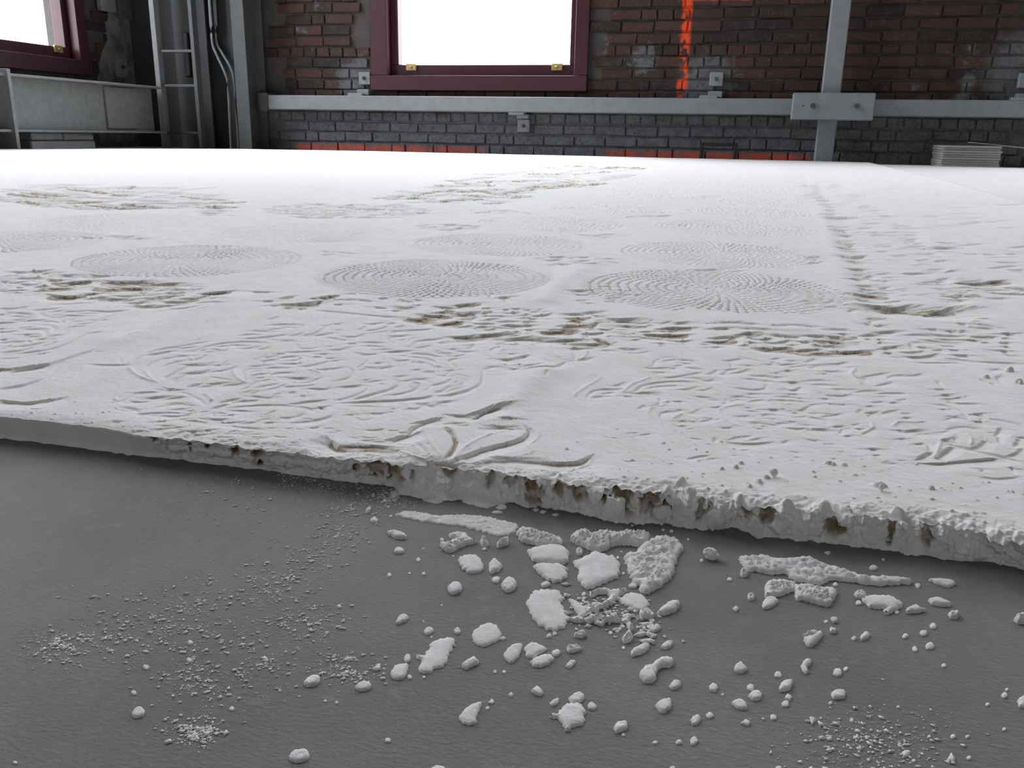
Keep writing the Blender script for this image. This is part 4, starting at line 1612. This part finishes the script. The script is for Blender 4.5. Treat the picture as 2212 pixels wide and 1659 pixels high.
grain = .00010*vnoise(X*330, Y*330, 1)+.00007*vnoise(X*800, Y*800, 2)+.00022*vnoise(X*26, Y*26, 5)+.0007*vnoise(X*7, Y*7, 6)
rimw = np.clip((G-g0[None])/.012, 0, 1)
def soften(A):
    A = A.copy(); A[1:-1] = .25*A[:-2]+.5*A[1:-1]+.25*A[2:]; A[:, 1:-1] = .25*A[:, :-2]+.5*A[:, 1:-1]+.25*A[:, 2:]; return A
SOFT = soften(soften(SOFT))
H = TS+grain+SOFT+ADD-DUG
rim = np.interp(scol*FPX+CX, [250, 330, 1100, 1500], [.2, .6, 1., 1.8])[None]
H = H-(1-rimw)**2*.0012+(1-rimw)*rim*.0007*(vnoise(X*260, Y*260, 12)+.6*vnoise(X*700, Y*700, 13))
H = np.maximum(H, .0015)
# outer rim row falls to the floor at the far and side edges
vs = np.stack([X, Y, H], -1)
vs = np.concatenate([vs, np.stack([X[-1], Y[-1], 0*Y[-1]], -1)[None]], 0)
vs = np.concatenate([vs[:, :1]*[1, 1, 0], vs, vs[:, -1:]*[1, 1, 0]], 1)
nr, ncv = NR+1, NC+2
idx = np.arange(nr*ncv).reshape(nr, ncv)
quads = np.stack([idx[:-1, :-1], idx[:-1, 1:], idx[1:, 1:], idx[1:, :-1]], -1).reshape(-1, 4)
def gridmesh(name, V, Q, mat, parent=None, attr=None):
    me = bpy.data.meshes.new(name); me.vertices.add(len(V)); me.vertices.foreach_set('co', V.astype(np.float32).ravel())
    me.loops.add(Q.size); me.loops.foreach_set('vertex_index', Q.astype(np.int32).ravel())
    me.polygons.add(len(Q)); me.polygons.foreach_set('loop_start', np.arange(0, Q.size, 4, dtype=np.int32))
    me.polygons.foreach_set('use_smooth', np.ones(len(Q), dtype=bool)); me.update(calc_edges=True)
    if attr is not None:
        a = me.attributes.new('dig', 'FLOAT', 'POINT'); a.data.foreach_set('value', attr.astype(np.float32).ravel())
    me.materials.append(mat); o = bpy.data.objects.new(name, me); link(o, parent); return o
TAN = np.pad(TAN, ((0, 1), (1, 1)))
slab = gridmesh('plaster_slab', vs.reshape(-1, 3), quads, PLASTER, None, TAN)
tag(slab, 'broad white powdery plaster slab stamped with scrolls and rosettes, spread over the floor', 'slab')

# broken front face of the slab
def worley(x, y, seed):
    i, j = np.floor(x), np.floor(y); d = np.full(np.broadcast(x, y).shape, 9.)
    for a in (-1, 0, 1):
        for b in (-1, 0, 1):
            px_, py_ = i+a+hash2(i+a, j+b, seed), j+b+hash2(i+a, j+b, seed+7); d = np.minimum(d, np.hypot(x-px_, y-py_))
    return d
BOT = [(0, 945), (150, 962), (300, 984), (312, 984), (400, 991), (600, 1016), (850, 1049), (862, 1062), (905, 1072), (1050, 1079), (1110, 1080), (1135, 1095), (1190, 1093), (1250, 1105), (1330, 1128),
       (1430, 1128), (1500, 1137), (1540, 1143), (1580, 1133), (1640, 1158), (1680, 1160), (1800, 1170), (1900, 1184), (2000, 1196), (2100, 1212), (2150, 1211), (2212, 1225)]
bb = np.array([onz(u, v, 0.)[:2] for u, v in BOT]); rb_, gb_ = gs(bb[:, 0], bb[:, 1]); sb_ = rb_/gb_
gbot = np.interp(scol, sb_, gb_, left=np.nan, right=np.nan)
dl = gb_[0]-np.interp(sb_[0], scol, g0); drr = gb_[-1]-np.interp(sb_[-1], scol, g0)
gbot = np.where(np.isnan(gbot), g0+np.where(scol < 0, dl, drr), gbot)
MT = 40; te = np.linspace(0, 1, MT)[:, None]
ae = (R_[0]*1.)[None]                         # lateral position along the edge
uu = (scol*FPX/.985+CX)[None]
crumb = np.interp(scol*FPX/.985+CX, [0, 280, 310, 600, 860, 1100, 1180, 1480, 1560, 2212], [.05, .12, .5, .6, .65, .85, 1.2, 1.5, 1.1, .95])[None]
zt = H[0][None]*(1-te)
prof = g0[None]+(gbot-g0)[None]*np.clip((te-.08)/.92, 0, 1)**.8
n_big = vnoise(ae*110, te*1.2, 41); n_fl = vnoise(ae*420, te*1.6+3, 42); n_sm = vnoise(ae*800, te*9, 43)
lump = np.abs(vnoise(ae*210, te*3.+8, 44))
out = crumb*(.0013*n_big+.0014*n_fl*np.clip(te*2.2, .3, 1)+.0008*n_sm+.0034*(.5-worley(ae*190, te*2.6+ae*0, 3))+.0026*(.45-worley(ae*430, te*5.5+ae*0, 4))+.0013*(.45-worley(ae*950, te*11+ae*0, 5)))
foot = np.clip((te-.72)/.28, 0, 1)
out = out*(1-foot*.6)+foot**2*(.0022+.0012*vnoise(ae*300, te*0+2, 47))
lay_ = np.where(uu > 305, 1., 0)*np.where(uu < 1150, 1, 0)
out += lay_*.0009*np.tanh((te-.42+.05*vnoise(ae*200, te*0, 48))*18)    # two courses: a ledge half way down
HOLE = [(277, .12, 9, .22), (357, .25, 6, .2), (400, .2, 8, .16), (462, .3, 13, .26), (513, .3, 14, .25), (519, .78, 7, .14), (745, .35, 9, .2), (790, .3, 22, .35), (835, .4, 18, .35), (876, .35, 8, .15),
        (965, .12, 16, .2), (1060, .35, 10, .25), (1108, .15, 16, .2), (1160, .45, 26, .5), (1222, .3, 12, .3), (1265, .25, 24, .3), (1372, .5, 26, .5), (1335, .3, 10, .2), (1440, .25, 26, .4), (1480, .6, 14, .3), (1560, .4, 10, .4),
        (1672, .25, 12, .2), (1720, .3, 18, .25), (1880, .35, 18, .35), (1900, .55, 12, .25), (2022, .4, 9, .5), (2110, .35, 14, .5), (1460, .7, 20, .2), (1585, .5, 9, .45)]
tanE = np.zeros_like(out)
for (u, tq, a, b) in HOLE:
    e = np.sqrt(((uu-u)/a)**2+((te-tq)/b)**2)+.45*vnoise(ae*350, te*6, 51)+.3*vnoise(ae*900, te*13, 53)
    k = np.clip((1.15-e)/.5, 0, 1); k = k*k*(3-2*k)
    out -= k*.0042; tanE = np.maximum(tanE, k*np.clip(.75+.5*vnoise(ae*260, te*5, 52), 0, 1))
fade = np.clip(te/.07, 0, 1)*np.clip((1-te)/.02, .4, 1)
GE = prof-out*fade
RE = scol[None]*GE
VE = np.stack([RE*_r0[0]+GE*_h[0], RE*_r0[1]+GE*_h[1], zt+0*GE], -1)
ie = np.arange(MT*NC).reshape(MT, NC)
QE = np.stack([ie[:-1, :-1], ie[1:, :-1], ie[1:, 1:], ie[:-1, 1:]], -1).reshape(-1, 4)
gridmesh('broken_edge', VE.reshape(-1, 3), QE, PLASTER, slab, tanE)

# ------------------------------------------------------------------ loose pieces
LAND = {'L1': 'long grey-white powder strip, pointed at its left end, lying just in front of the slab', 'L2': 'hooked white plaster piece with an open notch on its left', 'L3': 'rubbly plaster clump touching the right end of the long powder strip',
 'L4': 'broad flat plaster flake, upper one of the two stacked below the rubbly clump', 'L5': 'broad flat plaster flake, lower one of the two below the rubbly clump', 'L6': 'flat rounded plaster disc left of the two broad flakes',
 'L7': 'largest smooth plaster disc, shaped like a bean, left of the crumbled heap', 'L8': 'smooth egg-shaped plaster disc with a nub at its lower right', 'L9': 'rubble ridge of crushed plaster above the big square flake',
 'L10': 'big square flat plaster flake in the middle of the litter', 'L11': 'big wedge-shaped crusty plaster piece right of the square flake', 'L12': 'bright oval plaster flake at the right end of the crumbled heap',
 'L13': 'crumbled white ridge forming the spine of the broken heap', 'L14': 'thin grey flake lying flat inside the broken heap', 'L15': 'tall white plaster lump alone right of the wedge-shaped piece', 'L16': 'long ragged plaster ridge parallel to the slab on the right',
 'L17': 'humped plaster piece below the left end of the long ragged ridge', 'L18': 'crusty oblong plaster piece below the middle of the long ragged ridge', 'L19': 'plaster flake with a pointed tail below the thin end of the long ragged ridge',
 'L20': 'smooth long oval plaster flake near the slab on the far right', 'L21': 'shield-shaped plaster flake with a dark hollow behind it', 'L22': 'arched plaster sliver standing up with a dark hollow beneath', 'L23': 'blocky plaster flake joined to the foot of the arched sliver',
 'L24': 'oblong plaster flake, upper of the three close together at lower right', 'L25': 'round flat plaster flake farthest right of the lower right cluster', 'L26': 'small three-cornered crumb alone near the lower right corner', 'L27': 'large winged plaster flake with a nub on its left side',
 'L28': 'round plaster flake just left below the large winged flake', 'L29': 'plaster flake with knobs along its lower left side, right of the winged flake', 'L30': 'notched round plaster flake, upper of a touching pair', 'L31': 'kidney-shaped plaster flake at the bottom of the litter',
 'L32': 'star-shaped plaster flake with short points at the bottom of the litter', 'L33': 'oval plaster flake right of the star-shaped flake', 'L34': 'oval plaster flake left of all the round flakes, with another oval beside it', 'L35': 'lone oval plaster flake near the bottom edge left of the middle',
 'L36': 'knobbly crumb alone on the dusty floor at lower left', 'L37': 'flat powder spill at the slab foot, left one of two', 'L38': 'flat powder spill at the slab foot, right one of two', 'L39': 'pear-shaped plaster lump broken off against the slab face'}

def lump(pu, pv, zb, wpx, hpx, lab, seed, hfac=1., shape='box'):
    c = onz(pu, pv, zb); sc = np.linalg.norm([c[0], c[1], HC-zb])/FPX; w, h = wpx*sc, hpx*sc*hfac
    b = bmesh.new(); bmesh.ops.create_icosphere(b, subdivisions=3, radius=.5); r = random.Random(seed)
    for v in b.verts:
        p = v.co.copy()
        if shape == 'box': m = max(abs(p.x), abs(p.y), abs(p.z)); p = p.lerp(p*(.5/m), .75)
        k = 1+.16*float(vnoise(p.x*5+seed, p.y*5+p.z*7, 5))+.07*float(vnoise(p.x*14, p.z*14+p.y*9, 8))
        v.co = Vector((p.x*w*k, p.y*w*.8*k, (p.z*k+.45)*h))
    me = bpy.data.meshes.new('plaster_lump'); b.to_mesh(me); b.free(); me.materials.append(CHIP)
    o = bpy.data.objects.new('plaster_lump', me); link(o); o.location = (c[0], c[1], zb); o.rotation_euler = (r.uniform(-.1, .1), r.uniform(-.12, .12), r.uniform(-.6, .6))
    return tag(o, lab, 'lump')
from mathutils.geometry import delaunay_2d_cdt
def inside(px, py, Q):
    c = np.zeros(len(px), bool); n = len(Q); j = n-1
    for i in range(n):
        if abs(Q[j][1]-Q[i][1]) > 1e-12:
            k = ((Q[i][1] > py) != (Q[j][1] > py)) & (px < (Q[j][0]-Q[i][0])*(py-Q[i][1])/(Q[j][1]-Q[i][1])+Q[i][0])
            c ^= k
        j = i
    return c
def flake(name, poly, th, seed, rough, grid=14, nout=64, sub=.0006):
    if rough > 1: grid, nout = 56, 130
    """a plate or lump grown on its outline: toothed rim, rough upper face"""
    P = np.array(poly); r = np.random.default_rng(seed); pts = []
    per = np.linalg.norm(np.roll(P, -1, 0)-P, axis=1).sum(); step = max(per/nout, sub)
    SP = [np.array(p) for p in P]; SP = smooth([SP[-1]]+SP+[SP[0]], 4)[4:-4] if len(P) > 4 else SP
    Q = np.array(SP)
    for a, b in zip(Q, np.roll(Q, -1, 0)):
        k = max(1, int(round(np.linalg.norm(b-a)/step))); pts += [a+(b-a)*i/k for i in range(k)]
    Q = np.array(pts); c = Q.mean(0); ext = np.ptp(Q, axis=0); size = math.sqrt(max(1e-9, ext[0]*ext[1]))
    n = len(Q); nx = np.roll(Q, -1, 0)-np.roll(Q, 1, 0); nx = np.c_[nx[:, 1], -nx[:, 0]]/(np.linalg.norm(nx, axis=1, keepdims=True)+1e-9)
    th = min(th, size*(.42 if rough > 1 else .24))
    area = (Q[:, 0]*np.roll(Q[:, 1], -1)-np.roll(Q[:, 0], -1)*Q[:, 1]).sum()
    if area < 0: nx = -nx
    Q = Q+nx*(r.uniform(-1, 1, n)*min(.0006, size*.035))[:, None]
    ins = min(.0009, size*.07)
    RIM = Q-nx*ins*.25; TOP = Q-nx*ins
    st = max(size/grid, .00025); gx, gy = np.meshgrid(np.arange(Q[:, 0].min(), Q[:, 0].max(), st), np.arange(Q[:, 1].min(), Q[:, 1].max(), st))
    gx, gy = gx.ravel()+r.uniform(-.3, .3, gx.size)*st, gy.ravel()+r.uniform(-.3, .3, gx.size)*st
    dm = np.sqrt(((gx[:, None]-Q[None, :, 0])**2+(gy[:, None]-Q[None, :, 1])**2).min(1)); ok = inside(gx, gy, Q) & (dm > ins*1.9)
    I = np.c_[gx[ok], gy[ok]]; dI = dm[ok]
    al = np.concatenate([TOP, I])
    res = delaunay_2d_cdt([Vector(p) for p in al], [], [list(range(n)) if area > 0 else list(range(n))[::-1]], 1, 1e-7)
    tv = np.array([tuple(p) for p in res[0]]); org = [o[0] if o else -1 for o in res[3]]
    dd = np.array([0 if (k < n and k >= 0) else (dI[k-n] if k >= n else 0) for k in org])
    hz = th*(.80+.20*np.clip(dd/(ins*3), 0, 1))
    hz = hz+th*.30*rough*(.8*vnoise(tv[:, 0]*330+seed, tv[:, 1]*330, 5)+.9*vnoise(tv[:, 0]*900, tv[:, 1]*900, 6)+.8*vnoise(tv[:, 0]*1900, tv[:, 1]*1900, 7))*np.clip(.25+dd/(ins*3), 0, 1)
    if rough > 1: hz = hz+th*.24*(.5-worley(tv[:, 0]*720+seed, tv[:, 1]*720, 9))+th*.16*(.5-worley(tv[:, 0]*1500, tv[:, 1]*1500, 11))
    hz = np.maximum(hz, th*.25)
    m = {k: i for i, k in enumerate(org) if 0 <= k < n}
    V = np.concatenate([np.c_[Q, np.zeros(n)], np.c_[RIM, np.full(n, th*.5)], np.c_[tv, hz]]); F = []
    sq = (lambda f: f) if area > 0 else (lambda f: f[::-1])
    for i in range(n):
        j = (i+1) % n; F.append(sq((i, j, n+j, n+i)))
        if i in m and j in m: F.append(sq((n+i, n+j, 2*n+m[j], 2*n+m[i])))
    for f in res[2]:
        f = [2*n+q for q in f]; p = V[f]
        ar = (p[1][0]-p[0][0])*(p[2][1]-p[0][1])-(p[2][0]-p[0][0])*(p[1][1]-p[0][1])
        F.append(tuple(f) if ar > 0 else tuple(f[::-1]))
    V[:, :2] -= c
    o = meshobj(name, V, F, CHIP, None, True); o.location = (c[0], c[1], 0); return o
SHORT = {'L1': 'long powder strip', 'L2': 'hooked piece', 'L3': 'rubbly clump', 'L5': 'lower broad flake', 'L6': 'flat rounded disc', 'L7': 'largest smooth disc', 'L8': 'egg-shaped disc', 'L9': 'rubble ridge', 'L10': 'big square flake',
 'L11': 'wedge-shaped piece', 'L12': 'bright oval flake', 'L14': 'thin grey flake', 'L15': 'tall lump', 'L16': 'long ragged ridge', 'L17': 'humped piece', 'L19': 'tailed flake', 'L20': 'long oval flake', 'L21': 'shield-shaped flake', 'L22': 'arched sliver',
 'L24': 'oblong lower right flake', 'L25': 'round lower right flake', 'L26': 'lone three-cornered crumb', 'L27': 'winged flake', 'L29': 'knobbed flake', 'L31': 'kidney-shaped flake', 'L32': 'star-shaped flake', 'L33': 'oval flake by the star', 'L35': 'lone bottom oval flake', 'L36': 'lone knobbly crumb', 'L34': 'left oval flake'}
pieces = []
for k, (o, ln) in enumerate(table(CHIPS)):
    kind, code, th, co = ln.split('|'); v = [float(z) for z in co.split()]; th = float(th)/1000
    poly = [onz(o[0]+a/o[2], o[1]+b/o[2], th*.4)[:2] for a, b in zip(v[::2], v[1::2])]
    if code in ('L15', 'L39'):
        us = [o[0]+a/o[2] for a in v[::2]]; ws = [o[1]+b/o[2] for b in v[1::2]]
        ob = lump((min(us)+max(us))/2, max(ws)-3, 0., max(us)-min(us), (max(ws)-min(ws))*1.0, LAND[code], 30+k, .9, 'r')
        pieces.append([ob, kind, code, tuple(ob.location)[:2], th]); continue
    rough = {'b': .22, 'a': .4, 'k': 1.1}.get(code, 1.2 if any(w in kind for w in ('rub', 'ridge', 'crus', 'wedge', 'hook', 'lump', 'hump', 'strip')) else .3)
    ob = flake('plaster_flake', poly, th*(.6 if rough > 1 else .72), k, rough)
    pieces.append([ob, kind, code, tuple(ob.location)[:2], th])
for k, (o, ln) in enumerate(table(DOTS)):
    v = [float(z) for z in ln.split()]; r = random.Random(300+k)
    for a, b, q in zip(v[::3], v[1::3], v[2::3]):
        q *= 1.1
        poly = [onz(o[0]+(a+q*math.cos(t)*r.uniform(.8, 1.2))/o[2], o[1]+(b+q*.8*math.sin(t)*r.uniform(.75, 1.15))/o[2], .0005)[:2] for t in np.arange(0, 6.28, 6.283/8)]
        w = np.ptp(np.array(poly)[:, 0]); ob = flake('plaster_crumb', poly, w*.26, k+int(a), .5, 5, 12, w*.2)
        pieces.append([ob, 'tiny', 'dot', tuple(ob.location)[:2], w])
anchors = {p[2]: p[3] for p in pieces if p[2] in SHORT}
bucket = {}
for p in pieces:
    if p[2] in LAND:
        if 'category' not in p[0]: tag(p[0], LAND[p[2]], 'flake')
        continue
    x, y = p[3]
    A = min(anchors, key=lambda a: math.hypot(anchors[a][0]-x, anchors[a][1]-y))
    dx, dy = x-anchors[A][0], y-anchors[A][1]
    dr_, dg = gs(dx, dy)
    side = ('to the right of' if dr_ > 0 else 'to the left of') if abs(dr_) > abs(dg) else ('behind' if dg > 0 else 'in front of')
    bucket.setdefault((A, side, p[1]), []).append((math.hypot(dx, dy), p))
ORD = ['', 'second ', 'third ', 'fourth ', 'fifth ', 'sixth ', 'seventh ', 'eighth ', 'ninth ', 'tenth ', 'eleventh ', 'twelfth ', 'thirteenth ', 'fourteenth ']
for (A, side, kind), L in bucket.items():
    L.sort(key=lambda q: q[0])
    for i, (d, p) in enumerate(L):
        kd = kind if kind != 'tiny' else 'tiny round'
        lab = '%s plaster %s, %s %s the %s' % (kd, 'crumb' if p[2] in ('dot', 'k') else 'flake', ORD[i]+'nearest' if len(L) > 1 else 'only one', side, SHORT[A])
        tag(p[0], lab, 'crumb' if p[2] in ('dot', 'k') else 'flake', 'loose plaster bits on the concrete')

# lumps broken off the edge
lump(1328, 1121, 0., 40, 52, 'bright angular plaster block leaning against the broken slab edge', 3)
lump(872, 1012, TS-.006, 26, 34, 'bright white nub standing up from the slab edge left of the stamped lily', 5)
lump(1172, 1058, .004, 22, 44, 'pale sliver of plaster in the gap of the slab edge', 7)
lump(1671, 1028, TS, 17, 18, 'white crumb sitting on the slab right of the lily scroll', 9, 1, 'r')
lump(1903, 1058, TS, 12, 14, 'small pointed crumb on the slab near its right front edge', 11, 1, 'r')
lump(1430, 1120, 0., 46, 34, 'brown-grey crumbling lump at the slab foot right of the bright block', 13, 1, 'r')
lump(1480, 1124, 0., 50, 30, 'low crumbling lump at the slab foot beside the pear-shaped lump', 15, 1, 'r')
lump(1462, 1062, TS-.004, 28, 24, 'knobbly lump on the slab rim above the crumbling gap', 17, 1, 'r')
lump(1408, 1062, TS-.006, 20, 22, 'small knobbly lump on the slab rim above the bright block', 19, 1, 'r')
lump(1672, 1150, 0., 12, 12, 'tiny bright crumb caught on the slab face right of the pear-shaped lump', 21, 1, 'r')

# powder grit strewn over the concrete at the left, and a fainter patch at the lower right
def grit(name, n, fn, seed, smin, smax, lab):
    r = random.Random(seed); V, F = [], []
    base = [(1, 0, 0), (-1, 0, 0), (0, 1, 0), (0, -1, 0), (0, 0, 1), (0, 0, -.4)]
    tri = [(0, 2, 4), (2, 1, 4), (1, 3, 4), (3, 0, 4), (2, 0, 5), (1, 2, 5), (3, 1, 5), (0, 3, 5)]
    for k in range(n):
        q = fn(r)
        if q is None: continue
        c = onz(q[0], q[1], 0.); s = r.uniform(smin, smax)*(.4+.6*r.random()**3*1.6); th = r.uniform(0, 3.14); b = len(V)
        for p in base:
            x, y = p[0]*s*r.uniform(.6, 1.5), p[1]*s*r.uniform(.5, 1.1)
            V.append((c[0]+x*math.cos(th)-y*math.sin(th), c[1]+x*math.sin(th)+y*math.cos(th), p[2]*s*.42+s*.16))
        F += [(a+b, d+b, e+b) for a, d, e in tri]
    o = meshobj(name, V, F, CHIP, None, True); tag(o, lab, 'grit', kind='stuff'); return o
PATH = [(830, 1075, 40), (760, 1100, 60), (730, 1150, 60), (660, 1210, 70), (600, 1260, 80), (470, 1290, 110), (330, 1330, 110), (240, 1380, 110), (460, 1380, 130), (430, 1470, 90), (560, 1440, 110), (660, 1340, 80), (420, 1580, 50), (130, 1400, 60), (760, 1440, 60), (520, 1075, 120)]
def gritfn(r):
    u, v, a = r.choice(PATH)
    u += r.gauss(0, a*.6); v += r.gauss(0, a*.28)
    if v < np.interp(u, [p[0] for p in BOT], [p[1] for p in BOT])+6: return None
    if float(vnoise(np.array(u/26.), np.array(v/9.), 3)) < r.uniform(-.9, .5): return None
    return u, v
grit('plaster_grit', 9500, gritfn, 1, .00022, .00078, 'fine white plaster grit trailed across the grey floor at the left')
grit('plaster_grit', 500, lambda r: (r.gauss(1880, 90), r.gauss(1600, 35)), 2, .0003, .0009, 'faint patch of plaster grit at the lower right of the floor')
def edgefn(r):
    u = r.uniform(600, 900); v = np.interp(u, [p[0] for p in BOT], [p[1] for p in BOT])+6+abs(r.gauss(0, 26)); return u, v
grit('plaster_grit', 900, edgefn, 3, .0002, .0006, 'fine grit in the shade at the foot of the slab, left of the litter')

grit('plaster_rubble', 260, lambda r: (lambda t: (1225+200*t+r.gauss(0, 16), 1308+45*t+r.gauss(0, 17)))(r.random()), 5, .0005, .0019, 'crushed plaster bits filling the crumbled heap right of the largest disc')
# thin white film covering the floor right of the slab
pts = [(.62, 1.9), (.66, 2.44), (.71, 3.34), (.73, 4.06), (.80, 5.66), (1.1, 5.75), (2.6, 5.78), (4.05, 5.6), (4.05, .8), (2.4, 1.0), (1.2, 1.3)]
V, F = [], []
c = np.mean(pts, 0)
P2 = []
for a, b in zip(pts, pts[1:]+pts[:1]): P2 += [np.array(a)+(np.array(b)-np.array(a))*k/8 for k in range(8)]
n = len(P2)
for f, z in ((1, 0.0003), (.985, .0012), (.6, .0014), (.25, .0013)): V += [(c[0]+(p[0]-c[0])*f, c[1]+(p[1]-c[1])*f, z) for p in P2]
for j in range(3): F += [(j*n+i, j*n+(i+1) % n, (j+1)*n+(i+1) % n, (j+1)*n+i) for i in range(n)]
V.append((c[0], c[1], .0013)); F += [(3*n+i, 3*n+(i+1) % n, 4*n) for i in range(n)]
o = meshobj('white_film', V, F, CHIP); tag(o, 'thin even white film on the floor right of the slab', 'powder', kind='stuff')
